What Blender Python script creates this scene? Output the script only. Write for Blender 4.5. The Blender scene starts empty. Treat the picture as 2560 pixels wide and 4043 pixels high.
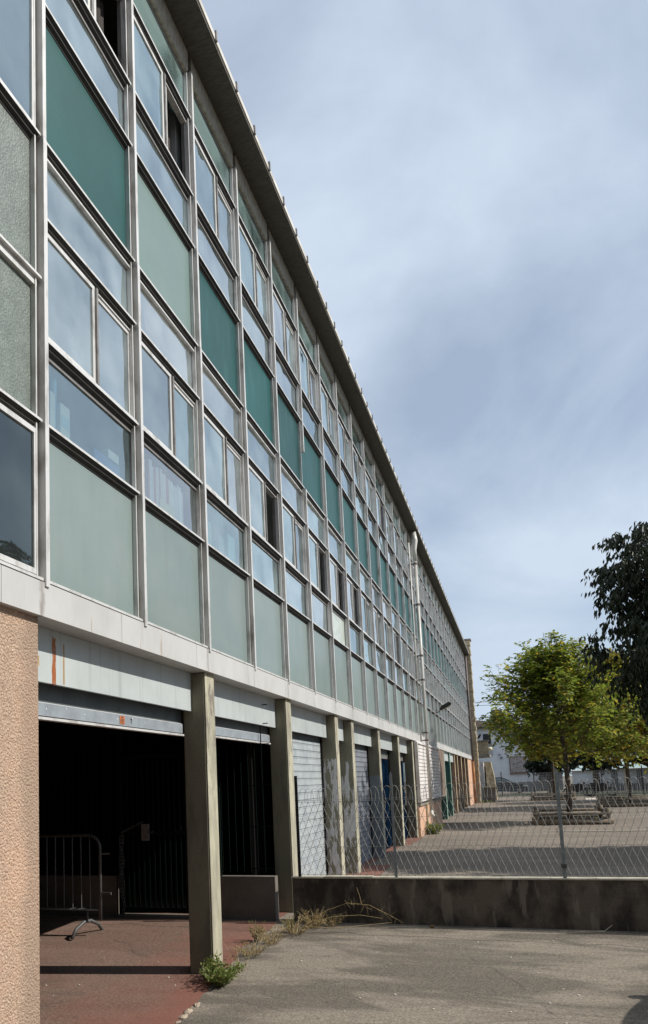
import bpy, bmesh, math, random
from mathutils import Vector, Matrix
R = math.radians
PI = math.pi
random.seed(7)
scn = bpy.context.scene
C = scn.collection

# ------------------------------------------------------------------ camera
cam_d = bpy.data.cameras.new("camera")
cam = bpy.data.objects.new("camera", cam_d)
C.objects.link(cam)
_r = Vector((0.93944559, 0.34057694, -0.0380701))
_u = Vector((0.07381098, -0.09260519, 0.99296335))
_f = Vector((-0.33465493, 0.93564503, 0.11213586))
M = Matrix(((_r.x, _u.x, -_f.x, 2.7293), (_r.y, _u.y, -_f.y, 0.0), (_r.z, _u.z, -_f.z, 1.6), (0, 0, 0, 1)))
cam.matrix_world = M
cam_d.sensor_fit = 'VERTICAL'
cam_d.sensor_height = 36
cam_d.lens = 2900 * 36 / 4043
cam_d.shift_x = (1280 - 996.4) / 4043
cam_d.shift_y = (2775.7 - 2021.5) / 4043
cam_d.clip_end = 2000
cam_d.clip_start = 0.05
scn.camera = cam

# ------------------------------------------------------------------ sun + sky
SUN_EL, SUN_A = 41.0, 8.5           # elevation, turn from +X towards +Y
s = Vector((math.cos(R(SUN_EL)) * math.cos(R(SUN_A)), math.cos(R(SUN_EL)) * math.sin(R(SUN_A)), math.sin(R(SUN_EL))))
sd = bpy.data.lights.new("sun", 'SUN')
sd.energy = 5.0
sd.angle = R(0.53)
sd.color = (1.0, 0.945, 0.86)
so = bpy.data.objects.new("sun", sd)
so.rotation_euler = s.to_track_quat('Z', 'Y').to_euler()
so.location = (20, 5, 30)
C.objects.link(so)

w = bpy.data.worlds.new("World")
scn.world = w
w.use_nodes = True
nt = w.node_tree
nt.nodes.clear()
def wn(t, **k):
    n = nt.nodes.new(t)
    for a, b in k.items():
        setattr(n, a, b)
    return n
out = wn('ShaderNodeOutputWorld')
bg = wn('ShaderNodeBackground')
sky = wn('ShaderNodeTexSky', sky_type='NISHITA', sun_disc=False)
sky.sun_elevation = R(SUN_EL)
sky.sun_rotation = R(90 - SUN_A)
sky.air_density = 1.0
sky.dust_density = 0.6
sky.ozone_density = 1.5
bg.inputs['Strength'].default_value = 0.110
tc = wn('ShaderNodeTexCoord')
# thin cloud veil: noise stretched on a plane above
sep = wn('ShaderNodeSeparateXYZ')
nt.links.new(tc.outputs['Generated'], sep.inputs[0])
zmax = wn('ShaderNodeMath', operation='ADD'); zmax.inputs[1].default_value = 0.55
nt.links.new(sep.outputs['Z'], zmax.inputs[0])
dx = wn('ShaderNodeMath', operation='DIVIDE'); dy = wn('ShaderNodeMath', operation='DIVIDE')
nt.links.new(sep.outputs['X'], dx.inputs[0]); nt.links.new(zmax.outputs[0], dx.inputs[1])
nt.links.new(sep.outputs['Y'], dy.inputs[0]); nt.links.new(zmax.outputs[0], dy.inputs[1])
cmb = wn('ShaderNodeCombineXYZ')
nt.links.new(dx.outputs[0], cmb.inputs[0]); nt.links.new(dy.outputs[0], cmb.inputs[1])
mp = wn('ShaderNodeMapping')
mp.inputs['Scale'].default_value = (1.5, 1.9, 1.0)
mp.inputs['Rotation'].default_value = (0, 0, R(-30))
mp.inputs['Location'].default_value = (2.3, 0.4, 0)
nt.links.new(cmb.outputs[0], mp.inputs[0])
n1 = wn('ShaderNodeTexNoise'); n1.inputs['Scale'].default_value = 1.3; n1.inputs['Detail'].default_value = 9; n1.inputs['Roughness'].default_value = 0.53
n1.inputs['Distortion'].default_value = 0.5
nt.links.new(mp.outputs[0], n1.inputs['Vector'])
cr = wn('ShaderNodeValToRGB')
cr.color_ramp.elements[0].position = 0.34; cr.color_ramp.elements[0].color = (0.46, 0.46, 0.46, 1)
cr.color_ramp.elements[1].position = 0.63; cr.color_ramp.elements[1].color = (1, 1, 1, 1)
nt.links.new(n1.outputs['Fac'], cr.inputs[0])
cm = wn('ShaderNodeMix', data_type='RGBA')
nt.links.new(cr.outputs[0], cm.inputs['Factor'])
cap = wn('ShaderNodeVectorMath', operation='MINIMUM'); cap.inputs[1].default_value = (2.9, 4.4, 6.9)
nt.links.new(sky.outputs[0], cap.inputs[0]); nt.links.new(cap.outputs[0], cm.inputs['A'])
cm.inputs['B'].default_value = (5.8, 6.75, 8.0, 1)
nt.links.new(cm.outputs['Result'], bg.inputs['Color'])
nt.links.new(bg.outputs[0], out.inputs[0])

scn.view_settings.view_transform = 'Standard'
scn.view_settings.look = 'None'
scn.view_settings.exposure = 0.0
scn.view_settings.gamma = 1.0
scn.render.resolution_x = 648
scn.render.resolution_y = 1024
scn.render.engine = 'CYCLES'
scn.cycles.max_bounces = 8
scn.cycles.transparent_max_bounces = 16

# ------------------------------------------------------------------ helpers
class MB:
    def __init__(s):
        s.v = []; s.f = []; s.sm = False
    def quad(s, a, b, c, d):
        n = len(s.v); s.v += [tuple(a), tuple(b), tuple(c), tuple(d)]; s.f.append((n, n+1, n+2, n+3)); return s
    def tri(s, a, b, c):
        n = len(s.v); s.v += [tuple(a), tuple(b), tuple(c)]; s.f.append((n, n+1, n+2)); return s
    def box(s, x0, x1, y0, y1, z0, z1):
        n = len(s.v)
        s.v += [(x0,y0,z0),(x1,y0,z0),(x1,y1,z0),(x0,y1,z0),(x0,y0,z1),(x1,y0,z1),(x1,y1,z1),(x0,y1,z1)]
        for q in ((0,3,2,1),(4,5,6,7),(0,1,5,4),(1,2,6,5),(2,3,7,6),(3,0,4,7)):
            s.f.append(tuple(n+i for i in q))
        return s
    def bbox(s, x0, x1, y0, y1, z0, z1, b=0.01):       # box with chamfered vertical edges and top
        n = len(s.v)
        P = [(x0+b,y0),(x1-b,y0),(x1,y0+b),(x1,y1-b),(x1-b,y1),(x0+b,y1),(x0,y1-b),(x0,y0+b)]
        for z in (z0, z1-b): s.v += [(p[0],p[1],z) for p in P]
        cx, cy = (x0+x1)/2, (y0+y1)/2
        s.v += [(p[0]-math.copysign(b,p[0]-cx), p[1]-math.copysign(b,p[1]-cy), z1) for p in P]
        for k in range(2):
            for i in range(8):
                j = (i+1) % 8
                s.f.append((n+8*k+i, n+8*k+j, n+8*k+8+j, n+8*k+8+i))
        s.f.append(tuple(n+16+i for i in range(8))); s.f.append(tuple(n+7-i for i in range(8)))
        return s
    def tube(s, pts, r, n=8, caps=True):
        pts = [Vector(p) for p in pts]
        rs = r if isinstance(r, (list, tuple)) else [r]*len(pts)
        base = len(s.v); ref = None
        for i, p in enumerate(pts):
            t = (pts[min(i+1, len(pts)-1)] - pts[max(i-1, 0)])
            if t.length < 1e-9: t = Vector((0,0,1))
            t.normalize()
            if ref is None:
                ref = Vector((0,0,1)) if abs(t.z) < .9 else Vector((1,0,0))
            a = (ref - t*ref.dot(t)).normalized(); b = t.cross(a); ref = a
            for k in range(n):
                th = 2*PI*k/n
                s.v.append(tuple(p + (a*math.cos(th) + b*math.sin(th))*rs[i]))
        for i in range(len(pts)-1):
            for k in range(n):
                j = (k+1) % n
                s.f.append((base+i*n+k, base+i*n+j, base+(i+1)*n+j, base+(i+1)*n+k))
        if caps:
            s.f.append(tuple(base+n-1-k for k in range(n))); s.f.append(tuple(base+(len(pts)-1)*n+k for k in range(n)))
        return s
    def prism(s, poly, axis, a, b):                   # poly of 2-tuples in the two other axes
        n = len(s.v); m = len(poly)
        for c in (a, b):
            for p in poly:
                s.v.append({'x': (c, p[0], p[1]), 'y': (p[0], c, p[1]), 'z': (p[0], p[1], c)}[axis])
        s.f.append(tuple(n+i for i in range(m))); s.f.append(tuple(n+2*m-1-i for i in range(m)))
        for i in range(m):
            j = (i+1) % m
            s.f.append((n+i, n+m+i, n+m+j, n+j))
        return s
    def ball(s, c, r, nu=12, nv=8, sq=(1,1,1)):
        n = len(s.v)
        for i in range(nv+1):
            ph = PI*i/nv
            for k in range(nu):
                th = 2*PI*k/nu
                s.v.append((c[0]+r*sq[0]*math.sin(ph)*math.cos(th), c[1]+r*sq[1]*math.sin(ph)*math.sin(th), c[2]+r*sq[2]*math.cos(ph)))
        for i in range(nv):
            for k in range(nu):
                j = (k+1) % nu
                s.f.append((n+i*nu+k, n+(i+1)*nu+k, n+(i+1)*nu+j, n+i*nu+j))
        return s
    def build(s, name, m, parent=None, loc=None, smooth=False, fix=True):
        me = bpy.data.meshes.new(name)
        if parent is not None: o0 = Vector(gloc(parent))
        else: o0 = Vector(loc) if loc is not None else Vector((0,0,0))
        me.from_pydata([(p[0]-o0.x, p[1]-o0.y, p[2]-o0.z) for p in s.v], [], s.f)
        if fix:
            bm = bmesh.new(); bm.from_mesh(me)
            bmesh.ops.recalc_face_normals(bm, faces=bm.faces)
            bm.to_mesh(me); bm.free()
        me.materials.append(m)
        if smooth:
            for p in me.polygons: p.use_smooth = True
        o = bpy.data.objects.new(name, me); C.objects.link(o)
        if parent is not None: o.parent = parent
        else: o.location = o0
        return o
def gloc(o):
    v = Vector((0,0,0))
    while o is not None:
        v += o.location; o = o.parent
    return v
def tag(o, label=None, cat=None, group=None, kind=None):
    if label: o['label'] = label
    if cat: o['category'] = cat
    if group: o['group'] = group
    if kind: o['kind'] = kind
    return o
def thing(name, label, cat, loc, group=None):
    o = bpy.data.objects.new(name, None); C.objects.link(o); o.location = loc
    o.empty_display_size = .2
    return tag(o, label, cat, group)
def copy_tree(o, parent=None):
    c = o.copy(); C.objects.link(c); c.parent = parent
    for ch in list(o.children): copy_tree(ch, c)
    return c

# ------------------------------------------------------------------ materials
def mat(name, col, rough=.6, metal=0, col2=None, scale=3, stretch=(1,1,1), detail=5, lo=.4, hi=.62, bump=0, bscale=60, spec=.5,
        coat=0, objvar=0, grain=0, gscale=180):
    m = bpy.data.materials.new(name); m.use_nodes = True
    t = m.node_tree; b = t.nodes['Principled BSDF']
    b.inputs['Roughness'].default_value = rough; b.inputs['Metallic'].default_value = metal
    b.inputs['Specular IOR Level'].default_value = spec
    b.inputs['Coat Weight'].default_value = coat; b.inputs['Coat Roughness'].default_value = .04
    L = t.links.new
    N = t.nodes.new
    g = N('ShaderNodeNewGeometry')
    c = None
    rgb = N('ShaderNodeRGB'); rgb.outputs[0].default_value = (*col, 1); c = rgb.outputs[0]
    if col2:
        mp = N('ShaderNodeMapping'); mp.inputs['Scale'].default_value = stretch; L(g.outputs['Position'], mp.inputs[0])
        n = N('ShaderNodeTexNoise'); n.inputs['Scale'].default_value = scale; n.inputs['Detail'].default_value = detail; n.inputs['Roughness'].default_value = .6
        L(mp.outputs[0], n.inputs['Vector'])
        r = N('ShaderNodeMapRange'); r.inputs[1].default_value = lo; r.inputs[2].default_value = hi; L(n.outputs['Fac'], r.inputs[0])
        mx = N('ShaderNodeMix'); mx.data_type = 'RGBA'; L(r.outputs[0], mx.inputs['Factor']); L(c, mx.inputs['A']); mx.inputs['B'].default_value = (*col2, 1)
        c = mx.outputs['Result']
    if grain:
        n = N('ShaderNodeTexNoise'); n.inputs['Scale'].default_value = gscale; n.inputs['Detail'].default_value = 2
        L(g.outputs['Position'], n.inputs['Vector'])
        r = N('ShaderNodeMapRange'); r.inputs[1].default_value = .3; r.inputs[2].default_value = .7; r.inputs[3].default_value = 1-grain; r.inputs[4].default_value = 1+grain
        L(n.outputs['Fac'], r.inputs[0])
        hs = N('ShaderNodeHueSaturation'); L(c, hs.inputs['Color']); L(r.outputs[0], hs.inputs['Value']); c = hs.outputs[0]
    if objvar:
        oi = N('ShaderNodeObjectInfo'); r = N('ShaderNodeMapRange'); r.inputs[3].default_value = 1-objvar; r.inputs[4].default_value = 1+objvar
        L(oi.outputs['Random'], r.inputs[0]); hs = N('ShaderNodeHueSaturation'); L(c, hs.inputs['Color']); L(r.outputs[0], hs.inputs['Value']); c = hs.outputs[0]
    L(c, b.inputs['Base Color'])
    if bump:
        n = N('ShaderNodeTexNoise'); n.inputs['Scale'].default_value = bscale; n.inputs['Detail'].default_value = 4; L(g.outputs['Position'], n.inputs['Vector'])
        bp = N('ShaderNodeBump'); bp.inputs['Strength'].default_value = bump; bp.inputs['Distance'].default_value = .01
        L(n.outputs['Fac'], bp.inputs['Height']); L(bp.outputs[0], b.inputs['Normal'])
    m['bsdf'] = 1
    return m
def overlay(m, build):
    """insert a colour overlay before Base Color: build(tree, N, L, pos) -> (factor socket, colour)"""
    t = m.node_tree; b = t.nodes['Principled BSDF']; L = t.links.new; N = t.nodes.new
    src = b.inputs['Base Color'].links[0].from_socket
    g = N('ShaderNodeNewGeometry')
    fac, col = build(t, N, L, g.outputs['Position'])
    mx = N('ShaderNodeMix'); mx.data_type = 'RGBA'; L(fac, mx.inputs['Factor']); L(src, mx.inputs['A']); mx.inputs['B'].default_value = (*col, 1)
    L(mx.outputs['Result'], b.inputs['Base Color'])
    return m
def math1(N, L, op, a, b=None, c=None, clamp=False):
    n = N('ShaderNodeMath'); n.operation = op; n.use_clamp = clamp
    for i, x in enumerate((a, b, c)):
        if x is None: continue
        if isinstance(x, (int, float)): n.inputs[i].default_value = x
        else: L(x, n.inputs[i])
    return n.outputs[0]

M_alu = mat('aluminium', (.64,.635,.62), rough=.42, metal=.25, col2=(.33,.31,.28), scale=9, stretch=(1,1,.35), lo=.50, hi=.74)
M_alu2 = mat('aluminium dull and shaded', (.24,.23,.22), rough=.5, metal=.3, col2=(.12,.113,.105), scale=6, lo=.45, hi=.7)  # dull metal, darkened further to hold the shade on mullion sides
M_under = mat('painted transom shade', (.035,.032,.028), rough=.7, col2=(.02,.018,.016), scale=8)  # near-black puts the shade under the transoms into the colour
M_conc = mat('concrete', (.27,.25,.21), rough=.9, col2=(.17,.155,.13), scale=2.5, bump=.4, bscale=90, grain=.15)
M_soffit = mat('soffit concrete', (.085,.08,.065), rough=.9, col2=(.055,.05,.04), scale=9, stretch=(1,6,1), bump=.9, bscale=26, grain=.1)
M_beam = mat('beam concrete', (.36,.34,.28), rough=.9, col2=(.24,.22,.18), scale=7, stretch=(1,3,1), bump=.8, bscale=22)
M_roofedge = mat('roof edge', (.62,.60,.55), rough=.8, col2=(.42,.40,.36), scale=3, bump=.2)
M_fascia = mat('fascia panel', (.50,.50,.49), rough=.55, col2=(.40,.395,.38), scale=1.7, stretch=(1,1,.5), lo=.45, hi=.75, objvar=.03, bump=.08, bscale=300)
def _fstain(t, N, L, pos):
    sp = N('ShaderNodeSeparateXYZ'); L(pos, sp.inputs[0])
    n = N('ShaderNodeTexNoise'); n.inputs['Scale'].default_value = 12; n.inputs['Detail'].default_value = 4; L(pos, n.inputs['Vector'])
    u = math1(N, L, 'DIVIDE', math1(N, L, 'SUBTRACT', sp.outputs['Y'], 3.812-.02), 1.3068)
    u = math1(N, L, 'ADD', u, math1(N, L, 'MULTIPLY', math1(N, L, 'SUBTRACT', n.outputs['Fac'], .5), .05))
    fr = math1(N, L, 'PINGPONG', u, .5)                      # 0 at each mullion
    a = math1(N, L, 'SUBTRACT', 1, math1(N, L, 'DIVIDE', fr, .028), clamp=True)
    n2 = N('ShaderNodeTexNoise'); n2.inputs['Scale'].default_value = 1.1; L(pos, n2.inputs['Vector'])
    k = N('ShaderNodeMapRange'); k.inputs[1].default_value = .35; k.inputs[2].default_value = .6; L(n2.outputs['Fac'], k.inputs[0])
    return math1(N, L, 'MULTIPLY', math1(N, L, 'MULTIPLY', a, k.outputs[0]), .75), (.16,.13,.11)
overlay(M_fascia, _fstain)
def _fdirt(t, N, L, pos):
    mp = N('ShaderNodeMapping'); mp.inputs['Scale'].default_value = (1, 9, .8); L(pos, mp.inputs[0])
    n = N('ShaderNodeTexNoise'); n.inputs['Scale'].default_value = 3; n.inputs['Detail'].default_value = 3; L(mp.outputs[0], n.inputs['Vector'])
    k = N('ShaderNodeMapRange'); k.inputs[1].default_value = .66; k.inputs[2].default_value = .74; k.inputs[4].default_value = .55; L(n.outputs['Fac'], k.inputs[0])
    return k.outputs[0], (.30,.19,.12)
overlay(M_fascia, _fdirt)
M_lintel = mat('lintel sheet', (.44,.48,.48), rough=.5, col2=(.37,.40,.40), scale=1.3, lo=.4, hi=.7, objvar=.04)
def _ldirt(t, N, L, pos):
    mp = N('ShaderNodeMapping'); mp.inputs['Scale'].default_value = (1, 7, .35); L(pos, mp.inputs[0])
    n = N('ShaderNodeTexNoise'); n.inputs['Scale'].default_value = 2.2; n.inputs['Detail'].default_value = 4; L(mp.outputs[0], n.inputs['Vector'])
    k = N('ShaderNodeMapRange'); k.inputs[1].default_value = .55; k.inputs[2].default_value = .75; k.inputs[4].default_value = .4; L(n.outputs['Fac'], k.inputs[0])
    return k.outputs[0], (.20,.19,.17)
overlay(M_lintel, _ldirt)
M_lintel_rust = M_lintel.copy(); M_lintel_rust.name = 'rusty lintel sheet'
def _rust(yc, z0, z1, wd, col):
    def f(t, N, L, pos):
        sp = N('ShaderNodeSeparateXYZ'); L(pos, sp.inputs[0])
        n = N('ShaderNodeTexNoise'); n.inputs['Scale'].default_value = 14; n.inputs['Detail'].default_value = 5; L(pos, n.inputs['Vector'])
        nn = math1(N, L, 'SUBTRACT', n.outputs['Fac'], .5)
        d = math1(N, L, 'ABSOLUTE', math1(N, L, 'SUBTRACT', math1(N, L, 'ADD', sp.outputs['Y'], math1(N, L, 'MULTIPLY', nn, wd*1.3)), yc))
        a = math1(N, L, 'LESS_THAN', d, wd)
        zz = math1(N, L, 'ADD', sp.outputs['Z'], math1(N, L, 'MULTIPLY', nn, .12))
        a = math1(N, L, 'MULTIPLY', a, math1(N, L, 'GREATER_THAN', zz, z0))
        a = math1(N, L, 'MULTIPLY', a, math1(N, L, 'LESS_THAN', zz, z1))
        k = N('ShaderNodeMapRange'); k.inputs[1].default_value = .3; k.inputs[2].default_value = .5; k.inputs[3].default_value = .45; L(n.outputs['Fac'], k.inputs[0])
        return math1(N, L, 'MULTIPLY', a, k.outputs[0]), col
    return f
overlay(M_lintel_rust, _rust(4.185, 2.2, 2.655, .022, (.30,.095,.025)))
overlay(M_lintel_rust, _rust(4.30, 2.36, 2.63, .009, (.33,.20,.08)))
overlay(M_lintel_rust, _rust(4.01, 2.42, 2.52, .012, (.40,.27,.13)))
M_col = mat('column olive with shade', (.20,.19,.135), rough=.85, col2=(.14,.13,.095), scale=5, stretch=(1,1,.25), lo=.48, hi=.66, bump=.35, bscale=55, grain=.06, gscale=60)  # olive darkened so the column sides carry their shade in the colour
def _peel(t, N, L, pos):
    mp = N('ShaderNodeMapping'); mp.inputs['Scale'].default_value = (2, 2, .55); L(pos, mp.inputs[0])
    n = N('ShaderNodeTexNoise'); n.inputs['Scale'].default_value = 6; n.inputs['Detail'].default_value = 7; n.inputs['Roughness'].default_value = .7; L(mp.outputs[0], n.inputs['Vector'])
    k = N('ShaderNodeMapRange'); k.inputs[1].default_value = .52; k.inputs[2].default_value = .55; L(n.outputs['Fac'], k.inputs[0])
    sp = N('ShaderNodeSeparateXYZ'); L(pos, sp.inputs[0])
    kz = N('ShaderNodeMapRange'); kz.inputs[1].default_value = 1.2; kz.inputs[2].default_value = 2.4; kz.inputs[3].default_value = .12; kz.inputs[4].default_value = .8; L(sp.outputs['Z'], kz.inputs[0])
    return math1(N, L, 'MULTIPLY', k.outputs[0], kz.outputs[0]), (.16,.14,.12)
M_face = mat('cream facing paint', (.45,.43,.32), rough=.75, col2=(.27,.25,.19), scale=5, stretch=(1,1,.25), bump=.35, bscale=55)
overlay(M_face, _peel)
def paint_patch(zt, amp, col, name, thr=.42):
    m = M_col.copy(); m.name = name
    def f(t, N, L, pos):
        sp = N('ShaderNodeSeparateXYZ'); L(pos, sp.inputs[0])
        mp = N('ShaderNodeMapping'); mp.inputs['Scale'].default_value = (5, 5, .9); L(pos, mp.inputs[0])
        n = N('ShaderNodeTexNoise'); n.inputs['Scale'].default_value = 2.2; n.inputs['Detail'].default_value = 5; L(mp.outputs[0], n.inputs['Vector'])
        zz = math1(N, L, 'ADD', sp.outputs['Z'], math1(N, L, 'MULTIPLY', math1(N, L, 'SUBTRACT', n.outputs['Fac'], .5), amp))
        a = math1(N, L, 'LESS_THAN', zz, zt)
        a = math1(N, L, 'MULTIPLY', a, math1(N, L, 'GREATER_THAN', n.outputs['Fac'], thr))
        return a, col
    return overlay(m, f)
M_colwhite = paint_patch(2.0, 1.0, (.50,.50,.50), 'column with pale paint patch', .50)
M_colgrey = paint_patch(1.72, .05, (.20,.23,.24), 'column painted grey below', .0)
M_tealface = mat('sunlit teal tone', (.20,.32,.26), rough=.7)  # lit edge of the teal columns, put into the facing colour
M_tanside = mat('shaded tan column side', (.25,.185,.13), rough=.9, col2=(.17,.125,.09), scale=5)  # sides of the tan columns, browned to hold their shade
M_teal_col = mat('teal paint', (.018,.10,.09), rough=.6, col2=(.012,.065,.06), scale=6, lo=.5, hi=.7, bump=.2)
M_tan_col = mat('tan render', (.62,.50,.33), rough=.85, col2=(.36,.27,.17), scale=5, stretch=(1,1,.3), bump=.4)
M_brown = mat('brown wall', (.20,.145,.11), rough=.9, col2=(.13,.095,.075), scale=3)
M_pink = mat('pink render', (.60,.38,.26), rough=.9, col2=(.50,.30,.20), scale=2.5, bump=.3)
M_rough = mat('roughcast', (.48,.30,.205), rough=.95, col2=(.35,.245,.175), scale=1.3, bump=1.0, bscale=70, grain=.0)
def _rc(t, N, L, pos):
    v = N('ShaderNodeTexNoise'); v.inputs['Scale'].default_value = 125; v.inputs['Detail'].default_value = 2.5; v.inputs['Distortion'].default_value = 1.2; L(pos, v.inputs['Vector'])
    k = N('ShaderNodeMapRange'); k.inputs[1].default_value = .5; k.inputs[2].default_value = .58; k.inputs[4].default_value = .8; L(v.outputs['Fac'], k.inputs[0])
    return k.outputs[0], (.66,.50,.37)
def _rc2(t, N, L, pos):
    v = N('ShaderNodeTexNoise'); v.inputs['Scale'].default_value = 110; v.inputs['Detail'].default_value = 2; L(pos, v.inputs['Vector'])
    k = N('ShaderNodeMapRange'); k.inputs[1].default_value = .60; k.inputs[2].default_value = .68; k.inputs[4].default_value = .55; L(v.outputs['Fac'], k.inputs[0])
    return k.outputs[0], (.34,.19,.12)
def _rc3(t, N, L, pos):      # grime along the corner edge
    sp = N('ShaderNodeSeparateXYZ'); L(pos, sp.inputs[0])
    n = N('ShaderNodeTexNoise'); n.inputs['Scale'].default_value = 2.6; n.inputs['Detail'].default_value = 6; L(pos, n.inputs['Vector'])
    y = math1(N, L, 'ADD', sp.outputs['Y'], math1(N, L, 'MULTIPLY', math1(N, L, 'SUBTRACT', n.outputs['Fac'], .5), .25))
    k = N('ShaderNodeMapRange'); k.inputs[1].default_value = 3.60; k.inputs[2].default_value = 3.70; k.inputs[4].default_value = .55; L(y, k.inputs[0])
    return k.outputs[0], (.27,.20,.15)
overlay(M_rough, _rc); overlay(M_rough, _rc2); overlay(M_rough, _rc3)
_bp = [n for n in M_rough.node_tree.nodes if n.type == 'BUMP'][0]; _bp.inputs['Distance'].default_value = .02

def panel_mat(name, c1, c2, coat=.35, grain=.05, gs=140, rough=.45, ov=.05, ior=1.5, vn=.03):
    m = mat(name, c1, rough=rough, col2=c2, scale=1.4, lo=.35, hi=.7, coat=coat, grain=grain, gscale=gs, objvar=ov*1.7, spec=.4)
    b = m.node_tree.nodes['Principled BSDF']
    b.inputs['Coat Roughness'].default_value = .12
    b.inputs['Coat IOR'].default_value = ior
    return m
M_green = panel_mat('grey green spandrel glass', (.185,.243,.236), (.222,.268,.258), coat=.3, gs=220)
M_tealp = panel_mat('teal spandrel glass', (.002,.056,.052), (.004,.074,.068), coat=.06, grain=.14, gs=240, ov=.14)
def _speck(t, N, L, pos):
    v = N('ShaderNodeTexVoronoi'); v.inputs['Scale'].default_value = 55; L(pos, v.inputs['Vector'])
    k = N('ShaderNodeMapRange'); k.inputs[1].default_value = .12; k.inputs[2].default_value = .05; k.inputs[4].default_value = .5; L(v.outputs['Distance'], k.inputs[0])
    return k.outputs[0], (.22,.36,.34)
M_tealtex = M_tealp.copy(); M_tealtex.name = 'speckled teal spandrel glass'; overlay(M_tealtex, _speck)
def _tstreak(t, N, L, pos):
    mp = N('ShaderNodeMapping'); mp.inputs['Scale'].default_value = (1, 4, .8); mp.inputs['Rotation'].default_value = (.25, 0, 0); L(pos, mp.inputs[0])
    n = N('ShaderNodeTexNoise'); n.inputs['Scale'].default_value = 2.6; n.inputs['Detail'].default_value = 6; L(mp.outputs[0], n.inputs['Vector'])
    k = N('ShaderNodeMapRange'); k.inputs[1].default_value = .48; k.inputs[2].default_value = .72; k.inputs[4].default_value = .35; L(n.outputs['Fac'], k.inputs[0])
    return k.outputs[0], (.03,.13,.125)
overlay(M_tealp, _tstreak)
M_pale = panel_mat('pale green opal glass', (.15,.225,.205), (.18,.255,.235), coat=.35)
M_tex = mat('textured obscured glass', (.135,.158,.14), rough=.4, col2=(.17,.20,.177), scale=9, lo=.4, hi=.65, bump=.5, bscale=75, coat=.2, grain=.25, gscale=110)
M_patch = mat('frosted white glass', (.42,.47,.42), rough=.35, col2=(.55,.60,.54), scale=6, lo=.4, hi=.6, coat=.3)

def glass_mat(name, tint=(.62,.68,.68), ior=2.0, add=.35, dust=.20, dcol=(.52,.61,.61)):
    m = bpy.data.materials.new(name); m.use_nodes = True
    t = m.node_tree; t.nodes.clear(); N = t.nodes.new; L = t.links.new
    o = N('ShaderNodeOutputMaterial'); tr = N('ShaderNodeBsdfTransparent'); tr.inputs[0].default_value = (*tint, 1)
    gl = N('ShaderNodeBsdfGlossy'); gl.inputs['Roughness'].default_value = .015
    oi = N('ShaderNodeObjectInfo')
    rnd1 = oi.outputs['Random']; rnd2 = math1(N, L, 'FRACT', math1(N, L, 'MULTIPLY', rnd1, 17.3)); rnd3 = math1(N, L, 'FRACT', math1(N, L, 'MULTIPLY', rnd1, 61.7))
    cr_ = N('ShaderNodeValToRGB'); cr_.color_ramp.elements[0].color = (.70,.76,.80,1); cr_.color_ramp.elements[1].color = (1,1,1,1)
    e_ = cr_.color_ramp.elements.new(.35); e_.color = (.80,.93,.94,1)
    e_ = cr_.color_ramp.elements.new(.6); e_.color = (.86,.95,.97,1)
    L(rnd2, cr_.inputs[0]); L(cr_.outputs[0], gl.inputs['Color'])
    g = N('ShaderNodeNewGeometry')
    n = N('ShaderNodeTexNoise'); n.noise_dimensions = '4D'; n.inputs['Scale'].default_value = 1.6; n.inputs['Detail'].default_value = 1; L(g.outputs['Position'], n.inputs['Vector']); L(math1(N, L, 'MULTIPLY', rnd1, 40), n.inputs['W'])
    bp = N('ShaderNodeBump'); bp.inputs['Strength'].default_value = .8; bp.inputs['Distance'].default_value = .045
    L(n.outputs['Fac'], bp.inputs['Height']); L(bp.outputs[0], gl.inputs['Normal'])
    fr = N('ShaderNodeFresnel'); fr.inputs['IOR'].default_value = ior
    f = math1(N, L, 'ADD', fr.outputs[0], add, clamp=True)
    f = math1(N, L, 'MULTIPLY', f, math1(N, L, 'SUBTRACT', 1, g.outputs['Backfacing']))
    df = N('ShaderNodeBsdfDiffuse'); df.inputs[0].default_value = (*dcol, 1)
    m0 = N('ShaderNodeMixShader')
    nd = N('ShaderNodeTexNoise'); nd.inputs['Scale'].default_value = 2.2; nd.inputs['Detail'].default_value = 5; L(g.outputs['Position'], nd.inputs['Vector'])
    dk = N('ShaderNodeMapRange'); dk.inputs[1].default_value = .3; dk.inputs[2].default_value = .7; dk.inputs[3].default_value = dust*.3; dk.inputs[4].default_value = dust*1.7
    L(nd.outputs['Fac'], dk.inputs[0]); L(math1(N, L, 'MULTIPLY', dk.outputs[0], math1(N, L, 'ADD', .4, math1(N, L, 'MULTIPLY', rnd3, 1.6)), clamp=True), m0.inputs[0]); L(tr.outputs[0], m0.inputs[1]); L(df.outputs[0], m0.inputs[2])
    m1 = N('ShaderNodeMixShader'); L(f, m1.inputs[0]); L(m0.outputs[0], m1.inputs[1]); L(gl.outputs[0], m1.inputs[2])
    L(m1.outputs[0], o.inputs[0])
    return m
M_glass = glass_mat('window glass')
M_glass2 = glass_mat('milky window glass', dust=.22)
M_glassclear = glass_mat('clear window glass', tint=(.74,.80,.80), ior=1.7, add=.30, dust=.12)
M_glass3 = glass_mat('curtained top light', dust=.5, dcol=(.24,.34,.33), add=.16)
M_glassdark = glass_mat('dark stair glass', tint=(.4,.45,.43), ior=1.45, add=.10, dust=.03)
M_cglass0 = mat('sky blocker glass', (.03,.035,.035), rough=.1)
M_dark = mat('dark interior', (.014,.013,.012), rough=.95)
M_room = mat('classroom wall', (.30,.30,.29), rough=.9)
M_ceil = mat('classroom ceiling', (.42,.42,.40), rough=.9)
M_curtain = mat('sheer curtain', (.40,.52,.50), rough=.9, col2=(.62,.72,.70), scale=9, stretch=(1,5,.15), lo=.45, hi=.6)
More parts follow.
